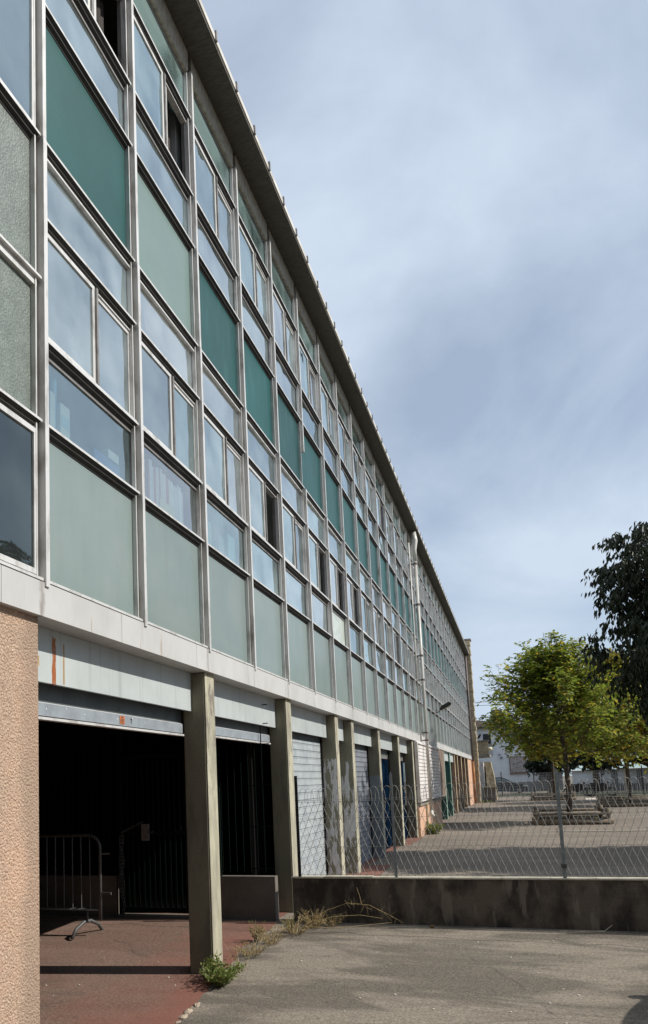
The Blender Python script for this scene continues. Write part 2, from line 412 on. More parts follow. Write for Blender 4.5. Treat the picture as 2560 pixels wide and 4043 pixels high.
M_shutter = mat('galvanised slats', (.47,.52,.53), rough=.38, metal=.15, col2=(.36,.40,.43), scale=5, lo=.4, hi=.65, grain=.05, gscale=30)
M_shutter_grey = mat('grey slats', (.24,.26,.29), rough=.45, metal=.1, col2=(.19,.20,.23), scale=5)
M_shutter_white = mat('white louvre slats', (.66,.64,.62), rough=.6, col2=(.52,.47,.46), scale=1.4, lo=.45, hi=.65, grain=.08, gscale=14)
M_bar = mat('shutter bottom bar', (.33,.37,.40), rough=.4, metal=.2, col2=(.27,.30,.33), scale=7)
M_header = mat('dark header', (.085,.10,.105), rough=.6, col2=(.06,.07,.075), scale=4)
M_black = mat('black rubber', (.02,.02,.02), rough=.7)
M_blue = mat('navy painted door', (.002,.004,.008), rough=.9, spec=.0, col2=(.003,.013,.032), scale=3)
M_sticker = mat('orange sticker', (.50,.16,.06), rough=.5)
M_galv = mat('galvanised tube', (.10,.10,.10), rough=.55, metal=.1, col2=(.07,.07,.07), scale=20)
M_wire = mat('fence wire', (.27,.27,.26), rough=.6, metal=.1)
M_post = mat('painted fence post', (.24,.27,.28), rough=.6, col2=(.17,.19,.20), scale=20, metal=.1)
M_pipe = mat('white downpipe', (.62,.61,.57), rough=.4, col2=(.42,.40,.36), scale=5, stretch=(1,1,.3))
M_pipe2 = mat('old downpipe', (.13,.10,.10), rough=.6)
M_pipe3 = mat('rusty downpipe foot', (.40,.20,.07), rough=.8, col2=(.18,.06,.03), scale=4, stretch=(1,1,.6))
M_stone = mat('rubble stone', (.47,.40,.27), rough=.95, col2=(.30,.24,.16), scale=6, bump=.8, bscale=18, objvar=.1)
def _grime(t, N, L, pos):
    sp = N('ShaderNodeSeparateXYZ'); L(pos, sp.inputs[0])
    mp = N('ShaderNodeMapping'); mp.inputs['Scale'].default_value = (1, 3.5, .5); L(pos, mp.inputs[0])
    n = N('ShaderNodeTexNoise'); n.inputs['Scale'].default_value = 2.5; n.inputs['Detail'].default_value = 5; L(mp.outputs[0], n.inputs['Vector'])
    k = N('ShaderNodeMapRange'); k.inputs[1].default_value = .5; k.inputs[2].default_value = .8; k.inputs[4].default_value = .14; L(n.outputs['Fac'], k.inputs[0])
    z1 = N('ShaderNodeMapRange'); z1.inputs[1].default_value = 3.08; z1.inputs[2].default_value = 2.95; z1.inputs[4].default_value = .45; L(sp.outputs['Z'], z1.inputs[0])
    return math1(N, L, 'MAXIMUM', k.outputs[0], math1(N, L, 'MULTIPLY', z1.outputs[0], n.outputs['Fac'])), (.10,.105,.085)
overlay(M_green, _grime)
M_mort = mat('mortar', (.26,.23,.18), rough=.95)
M_gate = mat('dark green gate steel', (.002,.007,.005), rough=.8, spec=.1)
M_wallc = mat('stained concrete wall', (.125,.105,.083), rough=.95, col2=(.04,.032,.027), scale=3.2, stretch=(1,1,.6), lo=.42, hi=.58, bump=.6, bscale=50, grain=.2, gscale=120)
def _wst(t, N, L, pos):
    mp = N('ShaderNodeMapping'); mp.inputs['Scale'].default_value = (3.2, 1, .7); L(pos, mp.inputs[0])
    n = N('ShaderNodeTexNoise'); n.inputs['Scale'].default_value = 1.9; n.inputs['Detail'].default_value = 6; n.inputs['Roughness'].default_value = .6; L(mp.outputs[0], n.inputs['Vector'])
    k = N('ShaderNodeMapRange'); k.inputs[1].default_value = .57; k.inputs[2].default_value = .63; k.inputs[4].default_value = .55; L(n.outputs['Fac'], k.inputs[0])
    return k.outputs[0], (.24,.21,.17)
overlay(M_wallc, _wst)
M_cope = mat('wall coping', (.50,.46,.36), rough=.9, col2=(.33,.30,.24), scale=6, bump=.4)
M_innerw = mat('inner low wall', (.16,.14,.12), rough=.95, col2=(.12,.105,.09), scale=2.5, bump=.3)

# ------------------------------------------------------------------ ground
def gz(x, y):
    z = 0.0
    if y < 8.3: z -= .058*(8.3 - max(y, 2.0))
    if x > 1.5: z -= .004*(x-1.5)
    return z
def asphalt(name, c1, c2, c3, sc=1.0):
    m = bpy.data.materials.new(name); m.use_nodes = True
    t = m.node_tree; b = t.nodes['Principled BSDF']; N = t.nodes.new; L = t.links.new
    b.inputs['Roughness'].default_value = .92; b.inputs['Specular IOR Level'].default_value = .25
    g = N('ShaderNodeNewGeometry')
    mp = N('ShaderNodeMapping'); mp.inputs['Scale'].default_value = (.6, 2.0, 1); mp.inputs['Rotation'].default_value = (0,0,R(-8)); L(g.outputs['Position'], mp.inputs[0])
    n = N('ShaderNodeTexNoise'); n.inputs['Scale'].default_value = .95*sc; n.inputs['Detail'].default_value = 6; n.inputs['Roughness'].default_value = .5; n.inputs['Distortion'].default_value = .6
    L(mp.outputs[0], n.inputs['Vector'])
    k = N('ShaderNodeMapRange'); k.inputs[1].default_value = .45; k.inputs[2].default_value = .55; L(n.outputs['Fac'], k.inputs[0])
    mx = N('ShaderNodeMix'); mx.data_type = 'RGBA'; L(k.outputs[0], mx.inputs['Factor']); mx.inputs['A'].default_value = (*c1,1); mx.inputs['B'].default_value = (*c2,1)
    n2 = N('ShaderNodeTexNoise'); n2.inputs['Scale'].default_value = 3.1*sc; n2.inputs['Detail'].default_value = 5; L(mp.outputs[0], n2.inputs['Vector'])
    k2 = N('ShaderNodeMapRange'); k2.inputs[1].default_value = .54; k2.inputs[2].default_value = .62; k2.inputs[4].default_value = .55; L(n2.outputs['Fac'], k2.inputs[0])
    mx2 = N('ShaderNodeMix'); mx2.data_type = 'RGBA'; L(k2.outputs[0], mx2.inputs['Factor']); L(mx.outputs['Result'], mx2.inputs['A']); mx2.inputs['B'].default_value = (*c3,1)
    gr = N('ShaderNodeTexNoise'); gr.inputs['Scale'].default_value = 48; gr.inputs['Detail'].default_value = 5; gr.inputs['Roughness'].default_value = .85; L(g.outputs['Position'], gr.inputs['Vector'])
    kr = N('ShaderNodeMapRange'); kr.inputs[1].default_value = .32; kr.inputs[2].default_value = .68; kr.inputs[3].default_value = .38; kr.inputs[4].default_value = 1.62; L(gr.outputs['Fac'], kr.inputs[0])
    hs = N('ShaderNodeHueSaturation'); L(mx2.outputs['Result'], hs.inputs['Color']); L(kr.outputs[0], hs.inputs['Value'])
    # fine cracks
    wv = N('ShaderNodeTexNoise'); wv.inputs['Scale'].default_value = 2.0; wv.inputs['Detail'].default_value = 4; L(g.outputs['Position'], wv.inputs['Vector'])
    sx = N('ShaderNodeSeparateXYZ'); L(g.outputs['Position'], sx.inputs[0])
    cy1 = math1(N, L, 'ADD', sx.outputs['Y'], math1(N, L, 'MULTIPLY', wv.outputs['Fac'], .35))
    cy1 = math1(N, L, 'SUBTRACT', cy1, math1(N, L, 'MULTIPLY', sx.outputs['X'], -.03))
    c1_ = math1(N, L, 'LESS_THAN', math1(N, L, 'ABSOLUTE', math1(N, L, 'SUBTRACT', cy1, 8.17)), .012)
    vo = N('ShaderNodeTexVoronoi'); vo.feature = 'DISTANCE_TO_EDGE'; vo.inputs['Scale'].default_value = .55
    vm = N('ShaderNodeMix'); vm.data_type = 'RGBA'; vm.inputs['Factor'].default_value = .12; L(g.outputs['Position'], vm.inputs['A']); L(wv.outputs['Color'], vm.inputs['B']); L(vm.outputs['Result'], vo.inputs['Vector'])
    c2_ = math1(N, L, 'MULTIPLY', math1(N, L, 'LESS_THAN', vo.outputs['Distance'], .0035), math1(N, L, 'GREATER_THAN', n2.outputs['Fac'], .5))
    ck = math1(N, L, 'MULTIPLY', math1(N, L, 'MAXIMUM', c1_, math1(N, L, 'MULTIPLY', c2_, .5)), .6)
    mxc = N('ShaderNodeMix'); mxc.data_type = 'RGBA'; L(ck, mxc.inputs['Factor']); L(hs.outputs[0], mxc.inputs['A']); mxc.inputs['B'].default_value = (.035,.03,.025,1)
    hs = mxc; hso = mxc.outputs['Result']
    v = N('ShaderNodeTexVoronoi'); v.inputs['Scale'].default_value = 26; L(g.outputs['Position'], v.inputs['Vector'])
    kv = N('ShaderNodeMapRange'); kv.inputs[1].default_value = .11; kv.inputs[2].default_value = .07; L(v.outputs['Distance'], kv.inputs[0])
    mx3 = N('ShaderNodeMix'); mx3.data_type = 'RGBA'; L(kv.outputs[0], mx3.inputs['Factor']); L(hso, mx3.inputs['A']); mx3.inputs['B'].default_value = (.42,.38,.31,1)
    L(mx3.outputs['Result'], b.inputs['Base Color'])
    bp = N('ShaderNodeBump'); bp.inputs['Strength'].default_value = .7; bp.inputs['Distance'].default_value = .006; L(gr.outputs['Fac'], bp.inputs['Height']); L(bp.outputs[0], b.inputs['Normal'])
    return m
M_asph = asphalt('worn asphalt', (.125,.108,.088), (.215,.186,.150), (.155,.130,.106), 1.15)
M_yard = asphalt('yard paving', (.165,.138,.112), (.20,.168,.138), (.14,.117,.096), .5)
M_redfl = asphalt('red floor paint', (.155,.098,.076), (.175,.115,.09), (.125,.090,.072), .9)
def _redp(t, N, L, pos):
    sp = N('ShaderNodeSeparateXYZ'); L(pos, sp.inputs[0])
    n = N('ShaderNodeTexNoise'); n.inputs['Scale'].default_value = 1.8; n.inputs['Detail'].default_value = 6; L(pos, n.inputs['Vector'])
    x = math1(N, L, 'ADD', sp.outputs['X'], math1(N, L, 'MULTIPLY', math1(N, L, 'SUBTRACT', n.outputs['Fac'], .5), 1.9))
    k = N('ShaderNodeMapRange'); k.inputs[1].default_value = -1.0; k.inputs[2].default_value = .0; k.inputs[4].default_value = .8; L(x, k.inputs[0])
    g2 = N('ShaderNodeTexNoise'); g2.inputs['Scale'].default_value = 50; g2.inputs['Detail'].default_value = 4; L(pos, g2.inputs['Vector'])
    return math1(N, L, 'MULTIPLY', k.outputs[0], math1(N, L, 'ADD', .35, g2.outputs['Fac']), clamp=True), (.215,.082,.058)
overlay(M_redfl, _redp)

def sheet(name, xs, ys, m, dz=0.0, jag=0, kind='structure'):
    g = MB(); nx, ny = len(xs), len(ys)
    for j, y in enumerate(ys):
        for i, x in enumerate(xs):
            xx = x
            if jag and i == nx-1: xx = x + jag*(random.random()-.5)*2
            g.v.append((xx, y, gz(xx, y)+dz))
    for j in range(ny-1):
        for i in range(nx-1):
            a = j*nx+i; g.f.append((a, a+1, a+nx+1, a+nx))
    o = g.build(name, m, fix=False)
    return tag(o, kind=kind)
XS = [-400,-60,-12,-6,-3,-1,0,.5,1,1.5,2,3,4,5,7,10,15,25,60,400]
YS = [-200,-30,-5,0,1,2] + [2+.35*i for i in range(1,18)] + [8.3,8.5,9,10,12,16,22,30,45,70,120,700]
sheet('ground', XS, YS, M_asph)
sheet('schoolyard_paving', [-9,-6,-3,-1,0,1,1.5,2,4,8,15,30], [8.56,9,10,14,20,30,45,60,72], M_yard, .004)
ys_red = [1.5+.09*i for i in range(78)]
def red_edge(y):
    pts = [(1.5,.62),(4.2,.30),(4.68,.20),(5.2,.13),(6.0,.07),(6.9,-.02),(7.3,-.10),(8.42,-.04),(9,-.04)]
    for a, b in zip(pts, pts[1:]):
        if a[0] <= y <= b[0]: return a[1]+(b[1]-a[1])*(y-a[0])/(b[0]-a[0])
    return .1
g = MB()
nx = 7
for y in ys_red:
    e = red_edge(y) + random.uniform(-.018, .018)
    for x in (-8,-4,-2,-1,-.5,-.2,e): g.v.append((x, y, gz(x,y)+.004))
for j in range(len(ys_red)-1):
    for i in range(nx-1):
        a = j*nx+i; g.f.append((a,a+1,a+nx+1,a+nx))
tag(g.build('red_floor', M_redfl, fix=False), kind='structure')
g = MB()
g.quad((-6,8.58,.008),(-.12,8.58,.008),(-.12,18.5,.008),(-6,18.5,.008))
g.quad((-6,18.5,.008),(.06,18.5,.008),(.10,20.95,.008),(-6,20.95,.008))
g.quad((-.12,9.3,.008),(.55,9.3,.008),(.30,14.3,.008),(-.12,14.3,.008))
tag(g.build('red_walkway', M_redfl, fix=False), kind='structure')
# pale joint line across the yard
M_line = mat('pale kerb line', (.36,.33,.27), rough=.9, col2=(.28,.25,.2), scale=5)
g = MB(); g.quad((.1,22.75,.010),(12,22.2,.010),(12,22.36,.010),(.1,22.92,.010))
tag(g.build('paving_joint', M_line, fix=False), kind='structure')
M_palest = mat('pale concrete strip', (.62,.54,.46), rough=.9, col2=(.50,.42,.36), scale=1.2)
g = MB(); g.quad((6.3,47.5,.010),(16,40.5,.010),(16,45,.010),(6.6,52,.010))
tag(g.build('pale_path', M_palest, fix=False), kind='structure')

# ------------------------------------------------------------------ the school building
B = 1.30681; Y0 = 3.81207; NB = 34
def my(i): return Y0 + B*i
LV = [2.953, 4.0066, 4.5974, 5.4813, 6.049, 7.1207, 7.7086, 8.5956, 9.09]
# transom levels: 0 sill, 1 top of lower spandrel, 2 bottom of sliding, 3 top of sliding, 4 floor line, 5,6,7 upper storey, 8 head
YE = my(NB)
bld = thing('school_building', 'long two-storey school block with teal and grey glass curtain wall above concrete columns', 'building', (-.1, my(0), 0))
XG = -.072      # glass plane
# structure / rooms behind the glass
g = MB()
g.box(-8, -.12, my(-7), YE, 2.72, 2.94)
g.box(-8, -.14, my(-7), YE, 5.86, 6.02)
g.build('floor_slab', M_ceil, bld)
MB().box(-8.2, -8.0, my(-7), YE, 0, 9.3).build('rear_wall', M_room, bld)
for i in (-7, 2, 10, 18, 26, NB):
    MB().box(-8, -.16, my(i)-.08+.02, my(i)+.06, 2.95, 9.08).build('partition_wall', M_room, bld)
# roof : slab, soffit, edge
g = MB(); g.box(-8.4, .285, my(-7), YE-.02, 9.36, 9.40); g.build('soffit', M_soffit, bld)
MB().box(-8.4, .295, my(-7), YE-.02, 9.403, 9.47).build('roof_slab', M_roofedge, bld)
k = 0
y = -3.0
while y < YE-.5 and k < 90:
    MB().box(.29, .312, y, y+.035, 9.40, 9.505+random.uniform(-.01,.01)).build('roof_clip', M_alu2, bld)
    y += .59+random.uniform(-.03,.03); k += 1
# concrete beam with notched ends at each mullion
for i in range(-6, NB):
    y0, y1 = my(i)+.075, my(i+1)-.01
    g = MB(); g.prism([(y0+.03, 9.10), (y1-.03, 9.10), (y1, 9.14), (y1, 9.362), (y0, 9.362), (y0, 9.14)], 'x', -.16, -.012)
    g.build('head_beam', M_beam, bld)
# mullions
for i in range(-6, NB+1):
    y = my(i)+random.uniform(-.002,.002); g = MB()
    g.box(-.10, -.062, y-.045, y+.075, 2.93, 9.10)
    m1 = g.build('mullion', M_alu2, bld)
    for xx, ya, yb_ in ((-.02, -.037, -.024), (-.035, -.014, -.003)):
        MB().box(-.0615, xx, y+ya, y+yb_, 2.93, 9.10).build('mullion_fin', M_alu, m1)
    g = MB(); g.box(-.061, .016, y+.012, y+.052, 2.90, 6.03); g.box(-.061, .013, y+.012, y+.050, 6.036 if i != 5 else 6.62, 9.14)
    g.build('mullion_cap', M_alu, m1)
# transoms, one run per level cut at the mullions
for j, z in enumerate(LV[:-1]):
    for r0, r1 in ((-6, -1), (0 if j in (2, 3, 5, 6, 7) else -1, NB)):
        g = MB()
        for i in range(r0, r1): g.box(-.071, 0, my(i)+.053, my(i+1)+.004, z-.018, z)
        tr = g.build('transom', M_alu, bld)
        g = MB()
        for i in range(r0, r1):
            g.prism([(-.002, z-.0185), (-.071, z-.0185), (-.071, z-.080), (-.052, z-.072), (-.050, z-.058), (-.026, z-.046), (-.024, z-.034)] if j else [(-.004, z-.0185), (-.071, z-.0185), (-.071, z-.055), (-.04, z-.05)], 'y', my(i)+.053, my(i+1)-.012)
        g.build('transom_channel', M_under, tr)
# two extra transoms of the first bay (stair bay, other spacing)
def frame(y0, y1, z0, z1, x0, x1, w, parent, m=None, name='frame'):
    g = MB()
    g.box(x0, x1, y0, y1, z1-w, z1); g.box(x0, x1, y0, y1, z0, z0+w)
    g.box(x0, x1-.001, y0, y0+w, z0+w, z1-w); g.box(x0, x1-.001, y1-w, y1, z0+w, z1-w)
    return g.build(name, m or M_alu, parent)
def pane(y0, y1, z0, z1, x, parent, m, name='pane', tilt=0):
    g = MB(); g.box(x-.006, x, y0, y1, z0, z1)
    return g.build(name, m, parent)
dust_bays = {2, 4}
open_up = {0, 1, 10}; open_lo = {3, 5, 6, 7, 11}
def fixed(i, j, name, m=None):
    y0, y1 = my(i)+.055, my(i+1)-.022
    z0, z1 = LV[j], LV[j+1]-.075
    if j == 7: z1 = LV[8]
    f = frame(y0, y1, z0, z1, -.070, -.050 if j != 3 else -.03, .016, bld, M_alu if j == 3 else M_alu2, name)
    pane(y0+.016, y1-.016, z0+.016, z1-.016, XG+.010, f, m or (M_glassclear if j == 1 and -1 < i < 3 else M_glass3 if j == 7 else M_glass2 if (i*7+j) % 5 == 2 else M_glass), 'glass_pane')
def sliding(i, j, opened):
    y0, y1 = my(i)+.055, my(i+1)-.022
    z0, z1 = LV[j], LV[j+1]-.075
    ym = (y0+y1)/2
    f = MB().box(-.072, -.004, y0, y1, z0, z0+.012).build('sliding_window', M_alu, bld)
    MB().box(-.10, -.040, y0, y1, z1-.010, z1).build('window_track', M_alu, f)
    a = frame(y0, ym+.02, z0+.013, z1-.011, -.044, -.018, .032, f, M_alu, 'sash')
    pane(y0+.033, ym-.013, z0+.046, z1-.044, -.030, a, M_glass, 'glass_pane')
    MB().box(-.020, -.002, ym+.021, ym+.045, z0+.02, z1-.02).build('meeting_stile', M_alu2, a)
    sh = -.45 if opened else 0
    a = frame(ym+.0+sh, y1+sh, z0+.013, z1-.011, -.078, -.052, .032, f, M_alu, 'sash')
    pane(ym+.033+sh, y1-.033+sh, z0+.046, z1-.044, -.062, a, M_glass, 'glass_pane')
def spandrel(i, j, m):
    y0, y1 = my(i)+.055, my(i+1)-.040
    z0, z1 = LV[j], LV[j+1]-.075
    g = MB(); g.box(-.072, -.058, y0, y1, z0, z1)
    f = g.build('spandrel_panel', m, bld)
for i in [k for k in range(-6, NB) if k != -1]:
    # lower storey
    spandrel(i, 0, M_green)
    fixed(i, 1, 'low_window', M_patch if i == 6 else None)
    sliding(i, 2, i in open_lo)
    fixed(i, 3, 'high_window')
    spandrel(i, 4, M_tealtex if i == 0 else (M_pale if i == 1 else M_tealp))
    fixed(i, 5, 'low_window')
    sliding(i, 6, i in open_up)
    fixed(i, 7, 'high_window')
# stair bay (-1)
y0, y1 = my(-1)+.055, my(0)-.022
f = frame(y0, y1, 2.97, LV[1]-.075, -.055, -.022, .035, bld, M_alu, 'stair_window')
pane(y0+.036, y1-.036, 3.006, LV[1]-.112, -.035, f, M_glassdark, 'glass_pane')
for z0, z1, m in ((LV[1], 4.93, M_tex), (5.02, 6.0, M_tex)):
    MB().box(-.072, -.058, y0, y1, z0, z1).build('obscured_pane', m, bld)
g = MB(); g.box(-.071, .0, y0, my(0)+.004, 4.985, 5.003); g.box(-.071, -.028, y0, my(0)-.012, 4.93, 4.9845)
g.build('stair_transom', M_alu, bld)
f = frame(y0, y1, 6.06, 9.0, -.055, -.022, .035, bld, M_alu, 'stair_window')
pane(y0+.036, y1-.036, 6.1, 8.96, -.035, f, M_glass, 'glass_pane')
# fascia band (panels with open joints)
js = [my(-7), my(-5), my(-3)]
y = my(-1)+.9
while y < YE-.6:
    js.append(y); y += B*(1.0 if y > 11 else .95) if y > 10 else B*1.05
js.append(YE+.02)
for a, b in zip(js, js[1:]):
    g = MB(); g.box(-.20, 0.004, a+.002, b-.002, 2.705, 2.925)
    g.build('fascia_panel', M_fascia, bld)
g = MB(); g.box(-.19, -.004, my(-7), YE, 2.7055, 2.9245); g.build('fascia_core', M_black, bld)

# columns
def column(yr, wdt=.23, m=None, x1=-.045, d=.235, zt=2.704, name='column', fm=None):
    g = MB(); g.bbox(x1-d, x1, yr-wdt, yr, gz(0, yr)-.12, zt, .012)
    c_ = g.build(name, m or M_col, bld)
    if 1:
        MB().bbox(x1+.0005, x1+.006, yr-wdt+.004, yr-.004, gz(0, yr)-.12, zt, .002).build('sunlit_paint_facing', fm or M_face, c_)  # pale front strip: sunlit tone against the shade-darkened column body
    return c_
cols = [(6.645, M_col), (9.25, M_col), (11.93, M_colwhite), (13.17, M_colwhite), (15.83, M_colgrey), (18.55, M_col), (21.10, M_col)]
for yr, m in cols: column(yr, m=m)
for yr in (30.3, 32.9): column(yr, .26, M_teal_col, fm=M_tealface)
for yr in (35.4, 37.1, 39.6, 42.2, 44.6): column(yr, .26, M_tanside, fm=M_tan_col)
# roughcast pier at the left
g = MB(); g.box(-.5, -.045, my(-7), 3.815, -.6, 2.704); g.build('roughcast_pier', M_rough, bld)
# lintel panels
spans = [(3.82, 6.415), (6.645, 9.02), (9.25, 11.70), (11.93, 12.94), (13.17, 15.60), (15.83, 18.32), (18.55, 20.87)]
for n, (a, b) in enumerate(spans):
    MB().box(-.215, -.185, a+.004, b-.002, 2.335, 2.703).build('lintel_panel', M_lintel_rust if n == 0 else M_lintel, bld)
    MB().box(-.42, -.30, a+.004, b-.002, 2.20, 2.702).build('shutter_box', M_header, bld)
    if n > 1: MB().box(-.30, -.286, b-.05, b-.004, gz(0,b), 2.20).build('guide_rail', M_black, bld)
# rolled up shutters of the two openings, bottom bars showing
def bottom_bar(a, b, z):
    g = MB(); g.box(-.285, -.25, a+.006, b-.078, z+.028, z+.115); r = g.build('shutter_bottom_bar', M_bar, bld)
    g = MB(); g.box(-.29, -.235, a+.006, b-.078, z, z+.018); g.build('bar_lip', M_alu, r)
    g = MB(); g.box(-.286, -.262, a+.006, b-.078, z+.0185, z+.0275); g.build('bar_seal', M_black, r)
    g = MB(); g.box(-.288, -.262, a+.006, b-.078, z+.1155, z+.122); g.build('bar_edge', M_alu, r)
    return r
bb = bottom_bar(3.82, 6.415, 2.095)
g = MB(); g.box(-.249, -.246, 5.16, 5.235, 2.135, 2.20); stk = g.build('sticker', M_sticker, bb)
g = MB(); 
for k in range(4): g.box(-.2458, -.2448, 5.168, 5.227, 2.142+k*.010, 2.146+k*.010)
g.box(-.2458, -.2448, 5.185, 5.21, 2.184, 2.196)
g.build('sticker_print', M_under, stk)
g = MB(); g.box(-.249, -.2475, 5.345, 5.352, 2.15, 2.19); g.prism([(5.335, 2.182), (5.362, 2.182), (5.3485, 2.200)], 'x', -.249, -.2475); g.build('arrow_mark', M_black, bb)
g = MB()
for k in range(11):
    yy = 3.95+k*.235; g.ball((-.249, yy, 2.19-.02*(k%2)), .004, 6, 4)
g.build('rivets', M_alu, bb)
bottom_bar(6.645, 9.02, 2.12)
# closed shutters
def shutter(a, b, m, z1=2.25, x=-.30, slat=.105, z0=0.0):
    g = MB(); z = z0; first = True
    while z < z1-.01:
        h = min(slat, z1-z)
        pr = [(x-.02, z), (x+.002, z+.002), (x+.010, z+h*.10), (x+.0095, z+h*.80), (x+.013, z+h*.86), (x+.012, z+h*.94), (x-.004, z+h*.985), (x-.02, z+h*.985)]
        g.prism([(p[0], p[1]) for p in pr], 'y', a+.01, b-.07)
        z += h
    return g.build('roller_shutter', m, bld)
shutter(9.25, 11.70, M_shutter); shutter(11.93, 12.94, M_shutter)
shutter(13.17, 15.60, M_shutter_grey, slat=.10)
# blue doors in the next two openings, left ajar
for a, b in ((15.83, 18.32), (18.55, 20.87)):
    f = MB().box(-.36, -.30, a+.02, b-.1, 2.13, 2.2).build('door_frame', M_alu2, bld)
    MB().box(-.345, -.30, (a+b)/2+.02, b-.1, .02, 2.12).build('door_leaf', M_blue, f)
    MB().box(-.345, -.30, a+.05, (a+b)/2, .02, 2.12).build('door_leaf', M_blue, f)
    g = MB(); g.tube([(-.29,(a+b)/2+.09,.95),(-.25,(a+b)/2+.09,.97),(-.25,(a+b)/2+.09,1.12),(-.29,(a+b)/2+.09,1.14)], .012, 6); g.build('door_handle', M_alu2, f)
# white louvred shutters over a pink parapet
g = MB()
for a, b in ((21.22, 23.15), (23.17, 25.1), (25.12, 27.25)):
    z = 1.02
    while z < 2.62:
        g.prism([(.0, z), (.050, z+.003), (.056, z+.02), (.050, z+.098), (.0, z+.102)], 'y', a, b)
        z += .106
sh = g.build('white_louvre_shutter', M_shutter_white, bld)
g = MB(); g.box(-.01, .085, 21.12, 21.2, .95, 2.66); g.box(-.01, .085, 21.2, 27.3, 2.625, 2.66); g.box(-.01, .10, 21.2, 27.3, .975, 1.015)
g.build('louvre_frame', M_shutter_white, sh)
MB().box(-.3, .03, 21.10, 27.2, -.05, .86).build('pink_parapet', M_pink, bld)
MB().box(-.3, .075, 21.10, 27.2, .86, .92).build('parapet_cap', M_conc, bld)
MB().box(-.30, -.02, 21.10, 29.9, .92, 2.704).build('infill_wall', M_brown, bld)
MB().box(-.5, -.30, 27.2, YE, -.05, 2.704).build('recessed_wall', M_brown, bld)
for a, b in ((30.3, 32.64), (32.9, 35.14), (27.3, 30.04)):
    MB().box(-.27, -.10, a+.01, b-.01, 2.33, 2.703).build('lintel_panel', M_lintel, bld)
MB().box(-.3, -.04, 44.7, YE-.05, -.05, 2.703).build('pink_end_wall', M_pink, bld)
# opaque wall of the ground floor behind the shutters
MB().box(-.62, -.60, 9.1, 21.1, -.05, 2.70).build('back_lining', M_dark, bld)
# garage room behind the two openings: dark walls and ceiling
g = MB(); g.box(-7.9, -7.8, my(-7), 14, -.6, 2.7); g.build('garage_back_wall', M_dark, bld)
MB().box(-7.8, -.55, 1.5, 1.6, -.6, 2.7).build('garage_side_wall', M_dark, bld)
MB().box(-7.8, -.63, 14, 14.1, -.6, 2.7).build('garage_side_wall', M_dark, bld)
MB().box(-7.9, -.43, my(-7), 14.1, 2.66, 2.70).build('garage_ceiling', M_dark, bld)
# stone quoin pier at the far end
pr_ = bpy.data.objects.new('stone_pier', None); C.objects.link(pr_); pr_.parent = bld; 
g = MB(); g.box(-.30, .33, YE+.03, YE+.60, -.1, 10.25); core = g.build('pier_core', M_mort, bld)
bpy.data.objects.remove(pr_)
core.name = 'stone_pier'
z = -.08; k = 0
while z < 10.2:
    h = random.uniform(.24, .34)
    w = .02*random.random()
    g = MB(); d = .05 if k % 2 else 0
    g.bbox(-.28, .375-d*.6+w, YE+.005, YE+.62, z+.012, z+h-.012, .02)
    g.build('quoin_stone', M_stone, core); z += h; k += 1
MB().box(-.34, .44, YE-.02, YE+.66, z, z+.10).build('pier_cap', M_conc, core)

# unseen block added behind the viewer to cut sky light on near-facing sides
wg = thing('sky_blocker', 'plain grey block added unseen behind the viewer to hold back sky light', 'building', (4, -5, 0))
MB().box(-10, 34, -13, -5, -.8, 12).build('wall', mat('sky blocker render', (.12,.115,.10), rough=.9, col2=(.10,.095,.085), scale=1), wg)
for k in range(14):
    for z in (1.2, 4.6, 8.0):
        MB().box(-8+k*3, -6.2+k*3, -5.0, -4.96, z, z+1.7).build('window', M_cglass0, wg)
MB().box(-10.2, 34.2, -13.2, -4.7, 12, 12.2).build('roof', M_roofedge, wg)
# downpipes
dp = MB(); yp, xp = 22.72, .17
dp.tube([(xp-.02, yp+.05, 9.30), (xp+.02, yp+.04, 9.02), (xp, yp, 8.72), (xp, yp, 8.35)], [.085,.09,.06,.055], 12)
dp.tube([(xp, yp, 8.4), (xp, yp, .62)], .048, 12)
dp.tube([(xp, yp, .66), (xp+.01, yp-.02, .55), (xp+.06, yp-.05, .50)], .058, 12)
P = dp.build('downpipe', M_pipe, bld, smooth=True)
for z in (8.25, 6.95, 5.35, 4.6, 2.98, 2.75):
    g = MB(); g.tube([(xp, yp, z), (xp, yp, z+.05)], .066, 12); g.box(-.02, xp, yp-.02, yp+.02, z+.01, z+.04); g.build('pipe_bracket', M_pipe2, P)
g = MB(); g.tube([(.03, yp-.22, 8.9), (.03, yp-.22, 2.65)], .022, 8); g.build('conduit', M_pipe, bld, smooth=True)
g = MB(); g.box(.05, .26, yp-.30, yp+.12, -.02, .26); g.build('pipe_shoe', M_conc, bld)
g = MB(); g.tube([(.06, yp-.12, .9), (.06, yp-.12, .26)], .04, 8); g.build('pipe_stub', M_tan_col, bld)
g = MB(); g.tube([(.07, YE-.42, 9.2), (.07, YE-.42, 2.6)], .06, 8); p2 = g.build('end_downpipe', M_pipe2, bld, smooth=True)
g = MB(); g.tube([(.07, YE-.42, 2.6), (.07, YE-.42, 0)], .075, 8); g.build('rusty_pipe_foot', M_pipe3, p2, smooth=True)
g = MB(); g.tube([(.05, YE-.15, 9.2), (.05, YE-.15, 0)], .035, 8); g.build('end_downpipe', M_pipe2, bld, smooth=True)
g = MB(); g.box(-.05, .06, 33.4, 34.7, 1.58, 1.66); g.build('ledge_box', M_pipe2, bld)

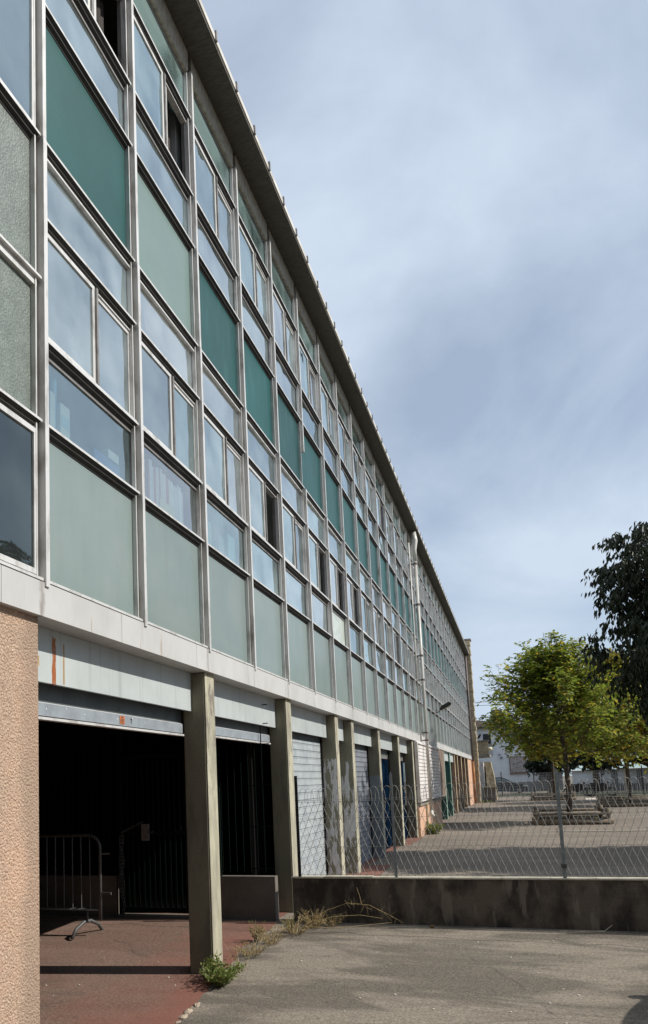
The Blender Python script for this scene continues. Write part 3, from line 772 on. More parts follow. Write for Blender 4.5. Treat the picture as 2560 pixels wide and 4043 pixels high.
# wall lamp
lp = thing('wall_lamp', 'dark floodlight on a bent arm fixed to the curtain wall beyond the white downpipe', 'lamp', (0, 27.6, 4.02))
g = MB(); g.tube([(0.02,27.6,4.02),(.10,27.6,4.03),(.20,27.6,4.14)], .018, 8); g.build('arm', M_pipe2, lp)
g = MB(); g.prism([(.15,4.12),(.22,4.10),(.55,4.26),(.58,4.33),(.50,4.38),(.22,4.24)], 'y', 27.47, 27.73); h_ = g.build('lamp_head', M_black, lp)
g = MB(); g.prism([(.22,4.095),(.55,4.252),(.55,4.245),(.22,4.085)], 'y', 27.49, 27.71); g.build('lens', mat('lamp lens', (.45,.42,.25), rough=.3), h_)

# curtains (hang behind the top lights) and things on the sills
def curtain(y0, y1, z0, z1, label, x=-.16, m=M_curtain):
    g = MB(); n = 28
    for k in range(n+1):
        y = y0+(y1-y0)*k/n; xx = x+.012*math.sin(k*2.1)+.006*math.sin(k*5.3)
        g.v += [(xx, y, z0+.01*math.sin(k)), (xx, y, z1)]
    for k in range(n): g.f.append((2*k, 2*k+2, 2*k+3, 2*k+1))
    o = g.build('curtain', m, loc=(x, y0, z0), fix=False)
    return tag(o, label, 'curtain', 'sheer curtains behind the upper storey windows')
words = ['first', 'second', 'third', 'fourth', 'fifth', 'sixth']
for i in range(0, 6):
    curtain(my(i)+.10, my(i+1)-.08, LV[7]+.02, LV[8]-.12, 'streaky pale green curtain behind the %s top light of the upper storey from the left' % words[i])
curtain(my(0)+.10, my(0)+.55, LV[5]+.03, LV[6]-.12, 'pale bunched curtain behind the pane above the first speckled teal panel', x=-.2)
M_dcurt = mat('dark brown drape', (.06,.05,.045), rough=.95, col2=(.035,.03,.028), scale=10, stretch=(1,6,.1))
curtain(my(0)+.62, my(1)-.08, LV[6]+.03, LV[7]-.1, 'dark brown drape in the open sash above the first teal panel', x=-.22, m=M_dcurt)
curtain(my(1)+.66, my(2)-.08, LV[6]+.03, LV[7]-.1, 'dark brown drape in the open sash above the pale green panel', x=-.22, m=M_dcurt)
curtain(my(3)+.66, my(4)-.08, LV[2]+.03, LV[3]-.1, 'dark drape in the open lower-storey sash three bays past the books', x=-.22, m=M_dcurt)
bookcols = [(.80,.84,.84),(.50,.60,.66),(.66,.66,.62),(.42,.14,.16),(.55,.62,.66),(.30,.42,.50),(.70,.70,.68),(.60,.64,.60)]
bm_ = [mat('book spine %d' % k, c, rough=.7) for k, c in enumerate(bookcols)]
y = my(1)+.32; k = 0
ORD = 'first second third fourth fifth sixth seventh eighth ninth tenth eleventh twelfth thirteenth fourteenth fifteenth sixteenth seventeenth eighteenth'.split()
while y < my(2)-.14 and k < 18:
    wd = random.uniform(.022, .055); h = random.uniform(.37, .43) - .10*max(0, (y-my(1)-.85))
    o = MB().box(-.26, -.088, y, y+wd-.003, LV[1]+.02, LV[1]+.02+h).build('book', bm_[3] if k == 6 else random.choice(bm_), loc=(-.2, y, LV[1]+.02))
    tag(o, ORD[k]+' upright book from the left in the row inside the second lower window' if k != 6 else 'dark red binder in the row standing inside the second lower window', 'book', 'books standing behind the second lower window')
    y += wd; k += 1
M_paper = mat('paper white', (.72,.72,.68), rough=.7)
tag(MB().box(-.085, -.080, my(1)+.52, my(1)+.82, LV[1]+.0, LV[1]+.155).build('paper_sheet', mat('cream card', (.70,.68,.52), rough=.7), loc=(-.1, my(1)+.45, LV[1])), 'cream card leaning on the glass in front of the row of books', 'card')
f = thing('file_box', 'white and grey box file standing inside the first lower window', 'file box', (-.2, my(0)+.36, LV[1]+.02))
MB().box(-.22, -.090, my(0)+.335, my(0)+.45, LV[1]+.05, LV[1]+.305).build('box_body', M_paper, f)
MB().box(-.0895, -.087, my(0)+.345, my(0)+.44, LV[1]+.14, LV[1]+.22).build('box_label', mat('blue label', (.45,.62,.72)), f)
tag(MB().box(-.22, -.090, my(0)+.215, my(0)+.27, LV[1]+.05, LV[1]+.33).build('magazine_file', M_paper, loc=(-.2, my(0)+.09, LV[1])), 'white magazine file at the left end of the first lower window', 'file')
g = MB(); g.tube([(-.13, my(0)+.28, LV[1]+.02), (-.13, my(0)+.31, LV[1]+.50)], .028, 10)
tag(g.build('paper_roll', mat('blue roll', (.16,.42,.60), rough=.5), loc=(-.14, my(0)+.28, LV[1])), 'blue paper roll leaning between the files in the first lower window', 'roll')
tag(MB().box(-.24, -.095, my(0)+.98, my(0)+1.14, LV[1]+.18, LV[1]+.25).build('tissue_box', M_paper, loc=(-.2, my(0)+.98, LV[1]+.1)), 'small pale box on the blue folders in the first lower window', 'box')
tag(MB().box(-.26, -.11, my(0)+.80, my(0)+1.18, LV[1]+.0, LV[1]+.18).build('folder_stack', mat('blue folders', (.12,.20,.48)), loc=(-.2, my(0)+.88, LV[1])), 'stack of blue folders on the sill inside the first lower window', 'folders')
for k, (a, h, wd, c) in enumerate(((.30,.30,.10,(.5,.6,.6)),(.60,.24,.14,(.4,.45,.5)),(.86,.34,.22,(.45,.68,.72)))):
    tag(MB().box(-.24, -.090, my(2)+a, my(2)+a+wd, LV[1]+.02, LV[1]+.02+h).build('folder', mat('folder%d' % k, c), loc=(-.2, my(2)+a, LV[1])),
        ['narrow grey folder at the left inside the third lower window', 'low dark folder in the middle of the third lower window', 'broad pale blue folder at the right inside the third lower window'][k], 'folder')

# ------------------------------------------------------------------ fence line under the building
gt = thing('mesh_gate', 'dark green vertical-bar gate and mesh screen under the building behind the crowd barrier', 'gate', (-1.6, 8.52, 0))
g = MB()
for k in range(18):
    x = -2.18+k*.075
    g.box(x, x+.022, 8.50, 8.522, .08, 2.0)
g.build('gate_bars', M_gate, gt)
g = MB(); g.box(-2.22, -2.17, 8.48, 8.54, .03, 2.62); g.box(-.86, -.80, 8.48, 8.54, .03, 2.62); g.box(-2.17, -.86, 8.49, 8.53, .06, .12); g.box(-2.17, -.86, 8.49, 8.53, 1.02, 1.07); g.box(-2.17,-.86,8.49,8.53,2.0,2.06)
g.build('gate_frame', M_gate, gt)
g = MB()
for k in range(60):
    x = -7.7+k*.092
    g.box(x, x+.01, 8.505, 8.515, .56, 2.62)
for k in range(7):
    x = -.78+k*.092
    g.box(x, x+.01, 8.505, 8.515, .56, 2.62)
for z in (.6, 1.1, 1.6, 2.1, 2.35, 2.58):
    g.box(-7.75, -2.23, 8.50, 8.504, z, z+.012); g.box(-.79, -.12, 8.50, 8.504, z, z+.012)
g.build('mesh_screen', M_gate, gt)
g = MB(); g.box(-1.86, -1.76, 8.44, 8.478, .96, 1.17); lk = g.build('lock_case', M_alu2, gt)
g = MB(); g.tube([(-1.76,8.43,1.07),(-1.68,8.43,1.07)], .009, 6); g.build('handle', M_galv, lk)
g = MB(); g.box(-2.22, -.8, 8.42, 8.56, .0, .035); g.build('threshold', M_innerw, gt)
w1 = tag(MB().box(-7.8, -2.26, 8.478, 8.60, -.05, .513).build('low_wall', M_innerw, loc=(-5, 8.5, 0)), 'low rendered wall under the building left of the dark gate', 'wall')
w2 = tag(MB().box(-.82, -.105, 8.478, 8.60, -.05, .515).build('low_wall', M_innerw, loc=(-.4, 8.5, 0)), 'short low rendered wall between the first and second columns', 'wall')
# chain
ch = MB()
def link(c, up, side, L=.050, W=.022, r=.004):
    c = Vector(c); up = Vector(up).normalized(); side = Vector(side).normalized()
    pts = []
    for k in range(13):
        a = 2*PI*k/12
        pts.append(c + up*(L*.5*math.cos(a)*1.0) + side*(W*.5*math.sin(a)))
    ch.tube(pts, r, 5, caps=False)
z = 1.05; k = 0
while z > .08:
    x = -2.13 + .012*math.sin(k)
    link((x, 8.43, z), (0.05*math.sin(k),0,1), (1,0,0) if k % 2 else (.3,1,0), L=.062, W=.03); z -= .044; k += 1
z = 1.0; k = 0
while z > .30:
    link((-2.155, 8.42, z), (.03,0,1), (1,0,0) if k % 2 else (.3,1,0), L=.062, W=.03); z -= .044; k += 1
for k in range(7):
    link((-2.11+k*.042, 8.43, 1.08+k*.018), (1,0,.45), (0,0,1) if k % 2 else (0,1,0), L=.060, W=.028)
tag(ch.build('chain', M_galv, loc=(-2.13, 8.43, .05)), 'steel chain hanging from the lock of the dark gate', 'chain')

# ------------------------------------------------------------------ crowd barrier
cb = thing('crowd_barrier', 'galvanised steel crowd barrier standing in the dark opening behind the red floor', 'barrier', (-2.6, 7.55, gz(0,7.55)))
yb = 7.55; zt = 1.10; zb = .25
g = MB()
arc = [(-1.92-.16+.16*math.sin(a), yb, zt-.16+.16*math.cos(a)) for a in [PI/2*k/6 for k in range(7)]]
g.tube([(-4.4, yb, zt)] + arc + [(-1.925, yb, .13)], .019, 8)
g.tube([(-4.4, yb, zb), (-1.93, yb, zb)], .014, 8)
g.build('outer_frame', M_galv, cb, smooth=True)
for k in range(19):
    x = -2.06-.118*k
    MB().tube([(x, yb, zb), (x, yb, zt)], .0075, 6).build('bar', M_galv, cb)
def foot(xc):
    g = MB(); f0 = gz(0, yb)
    g.tube([(xc-.045, yb-.25, f0+.01), (xc-.04, yb-.17, f0+.10), (xc-.01, yb-.05, f0+.16), (xc+.01, yb+.05, f0+.16), (xc+.04, yb+.17, f0+.10), (xc+.045, yb+.25, f0+.01)], .020, 8)
    g.tube([(xc, yb, f0+.16), (xc, yb, zb)], .012, 6)
    g.build('foot', M_galv, cb, smooth=True)
foot(-2.10); foot(-3.9)
g = MB(); g.box(-1.925, -1.78, yb-.006, yb+.006, .42, .448); g.build('hook', M_alu2, cb)
g = MB(); g.tube([(-1.925, yb, .885), (-1.80, yb, .885)], .009, 6); g.build('hook', M_alu2, cb)
g = MB(); g.tube([(-1.945, yb, .36),(-1.975, yb, .32),(-1.965, yb,.26),(-1.935,yb,.24)], .006, 6); g.build('hook', M_galv, cb)

# ------------------------------------------------------------------ low wall and chain-link fence
lw = thing('boundary_wall', 'low dark stained concrete wall carrying the chain-link fence across the yard', 'wall', (3, 8.5, 0))
MB().box(.115, 9.0, 8.478, 8.62, -.15, .498).build('wall_body', M_wallc, lw)
g = MB()
x = .10
while x < 9.0:
    x2 = x+random.uniform(.4,.9); zz = .5135+random.uniform(-.004,.004)
    g.box(x, min(x2,9.0)-.004, 8.468, 8.63, .4985, zz); x = x2
g.build('coping', M_cope, lw)
fz0, fz1 = .525, 1.60
fn = thing('chain_link_fence', 'chain-link fence with looped top wire and angle-iron posts on the low wall', 'fence', (2.5, 8.55, .5))
def wire_seg(g, a, b, r): g.tube([a, b], r, 4, caps=False)
g = MB(); wx = .078; hz = .098; yf = 8.545; xa, xb = .215, 8.0; rw = .0024
nrow = int((1.50-fz0)/hz)
# each diagonal as one long straight wire with a slight wave
n = int((xb-xa)/wx)+nrow
rnd = random.Random(3)
for k in range(-nrow, n):
    for sgn in (1, -1):
        xs0 = xa + k*wx if sgn > 0 else xa + (k+nrow)*wx
        pts = []
        jx = rnd.uniform(-.004,.004)
        for q in range(nrow+1):
            xq = xs0 + sgn*q*wx*.5*1.0 + jx
            zq = fz0 + q*hz*.98
            pts.append((xq, yf + .0015*sgn*(1 if q % 2 else -1), zq))
        pts = [p for p in pts if xa-.001 <= p[0] <= xb]
        if len(pts) > 1: g.tube(pts, rw, 4, caps=False)
g.build('netting', M_wire, fn)
g = MB()
ztop = fz0 + nrow*hz*.98
x = xa
while x < xb-.1:
    j = rnd.uniform(-.006,.006)
    pts = []
    for q in range(11):
        a = PI*q/10
        pts.append((x + j + .058*(1-math.cos(a)), yf+.003, ztop - .01 + (.165+rnd.uniform(-.004,.004))*math.sin(a)**.7))
    g.tube(pts, .0021, 4, caps=False); x += .0775
g.build('looped_top', M_wire, fn)
g = MB()
for z in (fz0+.01, fz0+.33, fz0+.66, ztop-.01, ztop+.012): g.tube([(xa, yf, z), (xb, yf, z+.002)], .0018, 4)
g.build('strain_wire', M_wire, fn)
def post(x, z1, w, m, lean=0):
    g = MB(); g.prism([(x-w/2, .50), (x+w/2, .50), (x+w/2+lean, z1-.045), (x+lean, z1), (x-w/2+lean, z1-.045)], 'y', 8.515, 8.524)
    g.box(x+lean*.5-.004, x+lean*.5+.004, 8.525, 8.55, .50, z1-.06)
    g.build('post', m, fn)
g = MB(); g.box(.185, .222, 8.50, 8.506, .50, 1.70); g.box(.185, .191, 8.5065, 8.54, .50, 1.70); g.build('post', M_black, fn)  # end post coloured black to stand in for the shade on it
post(1.335, 1.70, .030, M_post); post(3.10, 1.67, .036, M_post); post(4.9, 1.67, .045, M_post); post(6.7, 1.67, .045, M_post)
g = MB(); g.box(3.072, 3.128, 8.500, 8.512, .62, .66)
fn_b = g.build('tie_clamp', M_galv, fn)

# ------------------------------------------------------------------ small stones and litter
M_peb = mat('pale pebble', (.55,.51,.44), rough=.9)
def pebble(x, y, r, m=M_peb, label='pale pebble lying on the worn asphalt in front of the low wall', grp='pale pebbles on the asphalt', name='pebble', dz=0):
    g = MB(); g.ball((x, y, gz(x,y)+r*.35+dz), r, 7, 5, (1.2*random.uniform(.8,1.2), 1, .6))
    return tag(g.build(name, m, loc=(x, y, gz(x,y))), label, 'stone', grp)
for k in range(34):
    pebble(random.uniform(.5, 3.9), random.uniform(4.9, 8.1), random.uniform(.005, .011))
for k in range(14):
    pebble(random.uniform(-2.6, -.1), random.uniform(5.0, 7.6), random.uniform(.005, .010), label='pale chip lying on the red floor of the opening', grp='pale chips on the red floor', dz=.004)
M_chunk = mat('mortar chunk', (.40,.33,.25), rough=.95, col2=(.28,.22,.17), scale=12, bump=.5)
rc_ = random.Random(41)
for k in range(16):
    y = 4.15+k*.105+rc_.uniform(-.05,.05); x = red_edge(y)+rc_.uniform(-.03,.05); r_ = rc_.choice((.012,.018,.03,.045))
    g = MB(); nv0 = 0
    g.ball((x, y, gz(x,y)+.002), r_, 8, 5, (rc_.uniform(.7,1.3), rc_.uniform(1.0,2.2), .45))
    g.v = [(a_+rc_.uniform(-.22,.22)*r_, b_+rc_.uniform(-.22,.22)*r_, c_+rc_.uniform(-.1,.12)*r_) for a_, b_, c_ in g.v]
    tag(g.build('mortar_lump', M_chunk, loc=(x, y, gz(x,y))), 'broken mortar lump along the edge between red floor and asphalt', 'stone', 'mortar lumps at the edge of the red floor')
g = MB(); g.ball((1.72, 8.33, gz(1.7,8.3)+.018), .022, 9, 6, (1,1,.9))
tag(g.build('pine_cone', mat('brown cone', (.20,.12,.05), rough=.9, bump=.8), loc=(1.72,8.33,0)), 'small brown cone lying at the foot of the low wall', 'cone')
g = MB(); g.tube([(3.0,8.38,-.005),(3.2,8.36,.0),(3.42,8.38,.005),(3.5,8.42,.06)], .004, 5)
tag(g.build('twig', M_cope, loc=(3.0,8.38,0)), 'thin dry twig lying along the foot of the low wall at the right', 'twig')

# ------------------------------------------------------------------ plants
def leaf_mat(name, c1, c2, c3=None, tr=.35):
    m = bpy.data.materials.new(name); m.use_nodes = True
    t = m.node_tree; b = t.nodes['Principled BSDF']; N = t.nodes.new; L = t.links.new
    g = N('ShaderNodeNewGeometry')
    r = N('ShaderNodeValToRGB'); e = r.color_ramp.elements
    e[0].color = (*c1,1); e[1].color = (*c2,1); e[0].position = .1; e[1].position = .8
    if c3: q = e.new(.95); q.color = (*c3,1)
    L(g.outputs['Random Per Island'], r.inputs[0])
    L(r.outputs[0], b.inputs['Base Color']); b.inputs['Roughness'].default_value = .5; b.inputs['Specular IOR Level'].default_value = .35
    tb = N('ShaderNodeBsdfTranslucent'); L(r.outputs[0], tb.inputs[0])
    mx = N('ShaderNodeMixShader'); mx.inputs[0].default_value = tr
    o = t.nodes['Material Output']; L(b.outputs[0], mx.inputs[1]); L(tb.outputs[0], mx.inputs[2]); L(mx.outputs[0], o.inputs[0])
    return m
M_lime = leaf_mat('lime leaves', (.12,.185,.022), (.31,.36,.05), (.52,.39,.05), .45)
M_lime2 = leaf_mat('yellowing lime leaves', (.18,.19,.02), (.36,.32,.04), (.46,.28,.03), .4)
M_darkleaf = leaf_mat('dark hanging leaves', (.018,.026,.012), (.035,.045,.022), None, .12)
M_conif = leaf_mat('dark evergreen leaves', (.010,.018,.010), (.022,.032,.018), None, .1)
M_weed = leaf_mat('weed leaves', (.10,.15,.03), (.22,.26,.07), (.35,.30,.12))
M_dry = leaf_mat('dry stalks', (.28,.20,.09), (.42,.33,.17), None, .2)
M_bark = mat('bark', (.105,.08,.06), rough=.95, col2=(.06,.045,.035), scale=8, stretch=(1,1,.3), bump=.8, bscale=30)
M_wood = mat('weathered logs', (.19,.155,.115), rough=.95, col2=(.11,.09,.065), scale=9, stretch=(.4,1,1), bump=.5, bscale=40)

def leafquad(g, p, d, nrm, ln, wd, fold=.25):
    d = d.normalized(); s_ = d.cross(nrm)
    if s_.length < 1e-4: s_ = Vector((1,0,0))
    s_.normalize(); n_ = s_.cross(d)
    a = p; b = p + d*ln*.5 + s_*wd*.5 + n_*fold*wd; c = p + d*ln; e = p + d*ln*.5 - s_*wd*.5 + n_*fold*wd
    k = len(g.v); g.v += [tuple(a), tuple(b), tuple(c), tuple(e)]; g.f += [(k,k+1,k+2),(k,k+2,k+3)]
def rv(r):
    while True:
        v = Vector((r.uniform(-1,1), r.uniform(-1,1), r.uniform(-1,1)))
        if .01 < v.length < 1: return v.normalized()
def make_tree(name, label, base, trunk_h, trunk_r, crown_pts, nclump, perclump, leaf, m, bark=M_bark, seed=1, droop=.3, group=None, cr=.32, top=None, cat='tree', fill=.55, lw=1.0):
    """crown_pts: list of (centre, radii) ellipsoids relative to base; branches reach clumps placed in their shells"""
    r = random.Random(seed); base = Vector(base)
    t = thing(name, label, cat, base, group)
    g = MB()
    topp = base + Vector(top or (0,0,trunk_h*1.5))
    fork = base + Vector((r.uniform(-.04,.04), 0, trunk_h))
    g.tube([base+Vector((0,0,-.05)), base+(fork-base)*.5+Vector((.015,0,0)), fork], [trunk_r*1.15, trunk_r, trunk_r*.85], 10)
    g.build('trunk', bark, t, smooth=True)
    br = MB(); lv = MB(); clumps = []
    tot = sum(q[1][0]*q[1][1]*q[1][2] for q in crown_pts)
    for c, rad in crown_pts:
        k = max(2, int(nclump*rad[0]*rad[1]*rad[2]/tot))
        for _ in range(k):
            d = rv(r); rr = fill + (1-fill)*r.random()**.6
            clumps.append(base + Vector(c) + Vector((d.x*rad[0], d.y*rad[1], d.z*rad[2]))*rr)
    br.tube([fork, fork+(topp-fork)*.5+Vector((.05,.03,0)), topp], [trunk_r*.8, trunk_r*.45, trunk_r*.12], 7)
    for n_, p in enumerate(clumps):
        if n_ % 2 == 0:
            tt = r.uniform(.0, .75); a = fork+(topp-fork)*tt
            if a.z > p.z: a = fork + (topp-fork)*max(0, min(.7, (p.z-fork.z)/max(.1,(topp.z-fork.z))-.15))
            mid = a.lerp(p, .5) + Vector((0,0,-.08*(p-a).length))
            br.tube([a, mid, p], [trunk_r*.28, trunk_r*.16, .006], 5, caps=False)
        # leaves grow along 3-5 twigs going outward
        outd = (p - (fork+(topp-fork)*.35)).normalized()
        nt_ = max(2, perclump//9)
        for q in range(nt_):
            td = (outd*.7 + rv(r)*.9 + Vector((0,0,.15))).normalized(); tl = cr*r.uniform(.6,1.3)
            for w_ in range(perclump//nt_):
                s_ = (w_+.5)/(perclump/nt_)
                pp = p + td*tl*s_ + rv(r)*.05*cr*2 + Vector((0,0,-droop*.3*tl*s_*s_))
                ld = (td*.4 + rv(r)*.8 + Vector((0,0,-droop))).normalized()
                leafquad(lv, pp, ld, (rv(r)*.6+Vector((0,0,1))), leaf*r.uniform(.7,1.25), leaf*r.uniform(.55,.8)*lw)
    crn = lv.build('crown', m, t, fix=False)
    br.build('branches', bark, t, fix=False)
    return t

def limb_tree(name, label, base, trunk_h, trunk_r, height, prof, nlimb, m, seed, leaf=.11, group=None, squash=.9, droop=.35, dens=1.0, lean=0, wd=.72):
    r = random.Random(seed); base = Vector(base); t = thing(name, label, 'tree', base, group)
    top = base+Vector((lean, 0, height))
    g = MB(); g.tube([base+Vector((0,0,-.05)), base+Vector((.03,0,trunk_h*.5)), base+Vector((.01,0,trunk_h))], [trunk_r*1.2, trunk_r, trunk_r*.88], 10); g.build('trunk', M_bark, t, smooth=True)
    br = MB(); lv = MB()
    ax = [base+Vector((.01,0,trunk_h)), base.lerp(top,.7)+Vector((.05,.02,0)), top]
    br.tube(ax, [trunk_r*.88, trunk_r*.4, .006], 7)
    def axis(z):
        z0, z1, z2 = ax[0].z, ax[1].z, ax[2].z
        return ax[0].lerp(ax[1], (z-z0)/(z1-z0)) if z < z1 else ax[1].lerp(ax[2], min(1,(z-z1)/(z2-z1)))
    def spray(p, d, ln):
        # flat drooping twig with alternate leaves
        side = d.cross(Vector((0,0,1)))
        if side.length < .05: side = Vector((1,0,0))
        side.normalize(); n_ = max(3, int(ln/.045*dens)); e = p
        tip = p + d*ln + Vector((0,0,-droop*.25*ln))
        br.tube([p, p.lerp(tip,.5)+Vector((0,0,.05*ln)), tip], [.006,.004,.002], 3, caps=False)
        for q in range(n_):
            s_ = (q+.6)/n_; pp = p.lerp(tip, s_)+Vector((0,0,.2*ln*s_*(1-s_))); sg = 1 if q % 2 else -1
            ld = (side*sg*.8 + d*.5 + Vector((0,0,-droop*r.uniform(.3,1.4))) + rv(r)*.35).normalized()
            leafquad(lv, pp, ld, Vector((0,0,1))+rv(r)*.5, leaf*r.uniform(.65,1.2), leaf*wd*r.uniform(.8,1.1), .15)
    for k in range(nlimb):
        f = (k+.5)/nlimb; z = base.z+trunk_h+(height-trunk_h)*.62*f**.9; a0 = axis(z); az = k*2.39996+r.uniform(-.3,.3)
        el = R(12+54*f)+r.uniform(-.12,.15); L0 = prof(f)*r.uniform(.78,1.14)
        d = Vector((math.cos(az)*math.cos(el), math.sin(az)*math.cos(el)*squash, math.sin(el)))
        mid = a0 + d*L0*.5 + Vector((0,0,-.06*L0)); tip = a0 + d*L0 + Vector((0,0,.10*L0))
        br.tube([a0, mid, tip], [trunk_r*.32*(1-.5*f), trunk_r*.18*(1-.5*f), .005], 5, caps=False)
        nb = max(4, int(L0*9*dens))
        for q in range(nb):
            s_ = .22+.78*(q+.5)/nb; p = a0.lerp(mid, s_*2) if s_ < .5 else mid.lerp(tip, s_*2-1)
            for w_ in range(2):
                bd = (d*.75 + rv(r)*.85).normalized(); bl = (.55-.28*s_)*L0*.55*r.uniform(.6,1.2)+.10
                e = p + bd*bl + Vector((0,0,.03))
                br.tube([p, e], [.009,.004], 3, caps=False)
                for x_ in range(3):
                    spray(p.lerp(e, (.35,.7,1.0)[x_]), (bd*.6+rv(r)*.8+Vector((0,0,.1))).normalized(), r.uniform(.16,.34))
    lv.build('crown', m, t, fix=False); br.build('branches', M_bark, t, fix=False)
    return t

# lime tree in the first planter
T1 = (4.20, 26.75, 0)
limb_tree('lime_tree', 'green lime tree with yellowing leaf tips growing in the nearest log planter', T1, 2.25, .085, 6.45,
    lambda f: 2.85-1.75*f**1.0, 50, M_lime, 4, leaf=.15, lean=-.35, dens=.9)
limb_tree('young_tree', 'thin staked tree with yellow leaves behind the nearest lime tree', (4.75, 51.2, 0), 2.5, .07, 5.6, lambda f: 2.1-.9*f, 26, M_lime2, 8, leaf=.18)
limb_tree('autumn_tree', 'yellow-green tree at the right growing in the longer log planter', (7.55, 39.2, 0), 2.4, .10, 7.6, lambda f: 3.3-1.7*f**1.4, 70, M_lime2, 12, leaf=.17, lean=.3)
limb_tree('autumn_tree', 'yellow-brown tree partly hidden behind the dark tree at the right edge', (11.6, 47, -.04), 2.5, .12, 8.4, lambda f: 3.4-1.7*f**1.4, 56, M_lime2, 15, leaf=.2)
# dark tree overhanging from the right
make_tree('dark_tree', 'dark tree with hanging pointed leaves reaching in from the right edge', (8.2, 16.3, -.03), 2.6, .17,
    [((-.8,0,3.2),(1.7,2.0,.9)), ((-2.55,-.2,4.3),(1.25,1.5,1.5)), ((-.2,0,5.0),(2.6,2.3,1.9)), ((-2.4,.1,5.7),(1.3,1.4,1.1)), ((1.4,0,4.2),(2.4,2.3,2.0)), ((1.3,-.2,6.6),(2.0,2.0,1.9)), ((.9,-2.6,3.9),(2.3,1.7,1.5)), ((-2.0,0,3.5),(.9,1.2,.7))],
    2400, 54, .15, M_darkleaf, seed=21, droop=1.6, cr=.42, top=(-.4,0,6.6), fill=.2, lw=.6)
# evergreen trees far behind
for k, (x, y, h, sx) in enumerate(((5.2,69,3.4,2.0),(8.6,66,3.6,2.6),(12.2,63,4.2,3.0),(16.5,60,4.5,3.0))):
    make_tree('evergreen_tree', ['low dark evergreen beside the white house', 'dark evergreen with spreading branches behind the motorbikes', 'dark evergreen with thick trunk behind the far fence at the right', 'dark evergreen at the far right edge of the yard'][k],
        (x, y, -.1), 1.7, .28, [((0,0,h*.9),(sx,1.8,h*.36)), ((0,0,h*1.3),(sx*.7,1.4,h*.4))], 110, 44, .30, M_conif, seed=30+k, cr=.7, droop=.8, group='dark evergreen trees beyond the far fence')

# planters
def log(g, a, b, r): g.tube([a, b], r, 9)
def planter(loc, w, d, label, seed):
    r = random.Random(seed); x0, y0, z0 = loc
    t = thing('log_planter', label, 'planter', loc, 'log planters round the yard trees')
    g = MB()
    for z, rr in ((.085, .085), ):
        log(g, (x0-w/2-.03, y0-d/2, z), (x0+w/2+.06, y0-d/2, z), rr)
    g.build('bottom_log', M_wood, t, smooth=True)
    for (a, b) in (((x0-w/2,y0+d/2,.085),(x0+w/2,y0+d/2,.085)), ((x0-w/2,y0-d/2,.085),(x0-w/2,y0+d/2,.085)), ((x0+w/2,y0-d/2,.085),(x0+w/2,y0+d/2,.085))):
        g = MB(); log(g, a, b, .08); g.build('bottom_log', M_wood, t, smooth=True)
    for (a, b) in (((x0-w/2,y0-d/2+.02,.34),(x0+w/2,y0-d/2+.02,.34)), ((x0-w/2,y0+d/2,.36),(x0+w/2,y0+d/2,.36)), ((x0-w/2,y0-d/2,.36),(x0-w/2,y0+d/2,.36)), ((x0+w/2,y0-d/2,.36),(x0+w/2,y0+d/2,.36))):
        g = MB(); log(g, a, b, .052); g.build('rail', M_wood, t, smooth=True)
    for sx in (-1, 1):
        for sy in (-1, 1):
            g = MB(); g.tube([(x0+sx*(w/2-.07), y0+sy*(d/2-.04), .0), (x0+sx*(w/2-.07), y0+sy*(d/2-.04), .50)], .078, 9); g.build('corner_post', M_wood, t, smooth=True)
    g = MB(); g.box(x0-w/2+.08, x0+w/2-.08, y0-d/2+.08, y0+d/2-.08, .0, .05); g.build('soil', mat('soil%d' % seed, (.07,.05,.035), rough=1), t)
    return t
planter((4.20, 26.7, 0), 2.22, 2.3, 'nearest log planter around the green lime tree', 1)
planter((4.62, 51.2, 0), 2.5, 2.3, 'small distant log planter around the thin staked tree', 2)
planter((7.55, 39.2, 0), 2.6, 2.3, 'log planter around the yellow-green tree at the right', 3)
g = MB(); g.tube([(4.85,51.0,0),(4.82,51.0,2.9)], .035, 6)
tag(g.build('tree_stake', M_cope, loc=(4.85,51,0)), 'pale wooden stake beside the thin distant tree', 'stake')
g = MB(); g.tube([(7.45,38.95,0),(7.42,38.95,1.75)], .035, 6)
tag(g.build('tree_stake', M_cope, loc=(7.45,38.95,0)), 'pale wooden stake beside the trunk of the yellow-green tree', 'stake')

# weeds
def weed(x, y, h, n, ml, ms, label, seed, lf=.05, spread=.14, name='weed', cat='weed', leaves=7, lwd=.4):
    r = random.Random(seed); z = gz(x, y)
    t = thing(name, label, cat, (x, y, z))
    st = MB(); lv = MB()
    for k in range(n):
        a = r.uniform(0, 2*PI); rr = spread*r.random()**.6; b = Vector((x+rr*.4*math.cos(a), y+rr*.4*math.sin(a), z))
        hh = h*r.uniform(.45,1.0); tip = Vector((x+rr*1.5*math.cos(a), y+rr*1.5*math.sin(a), z+hh))
        mid = b.lerp(tip, .5)+Vector((0,0,hh*.15))
        st.tube([b, mid, tip], [.0022,.0018,.001], 4, caps=False)
        for q in range(leaves):
            s_ = r.uniform(.2,1); p = b.lerp(mid, s_*2) if s_ < .5 else mid.lerp(tip, (s_-.5)*2)
            leafquad(lv, p, (rv(r)+Vector((math.cos(a)*.4, math.sin(a)*.4, .2))), rv(r), lf*r.uniform(.6,1.3), lf*lwd*r.uniform(.6,1.2))
    st.build('stems', ms, t, fix=False)
    lv.build('leaves', ml, t, fix=False)
    return t
weed(.14, 6.18, .17, 90, M_weed, M_weed, 'bushy green weed at the foot of the nearest column', 1, lf=.042, spread=.15, leaves=9)
weed(.02, 6.30, .22, 26, M_weed, M_weed, 'taller leafy weed hugging the nearest column base', 2, lf=.045, spread=.07)
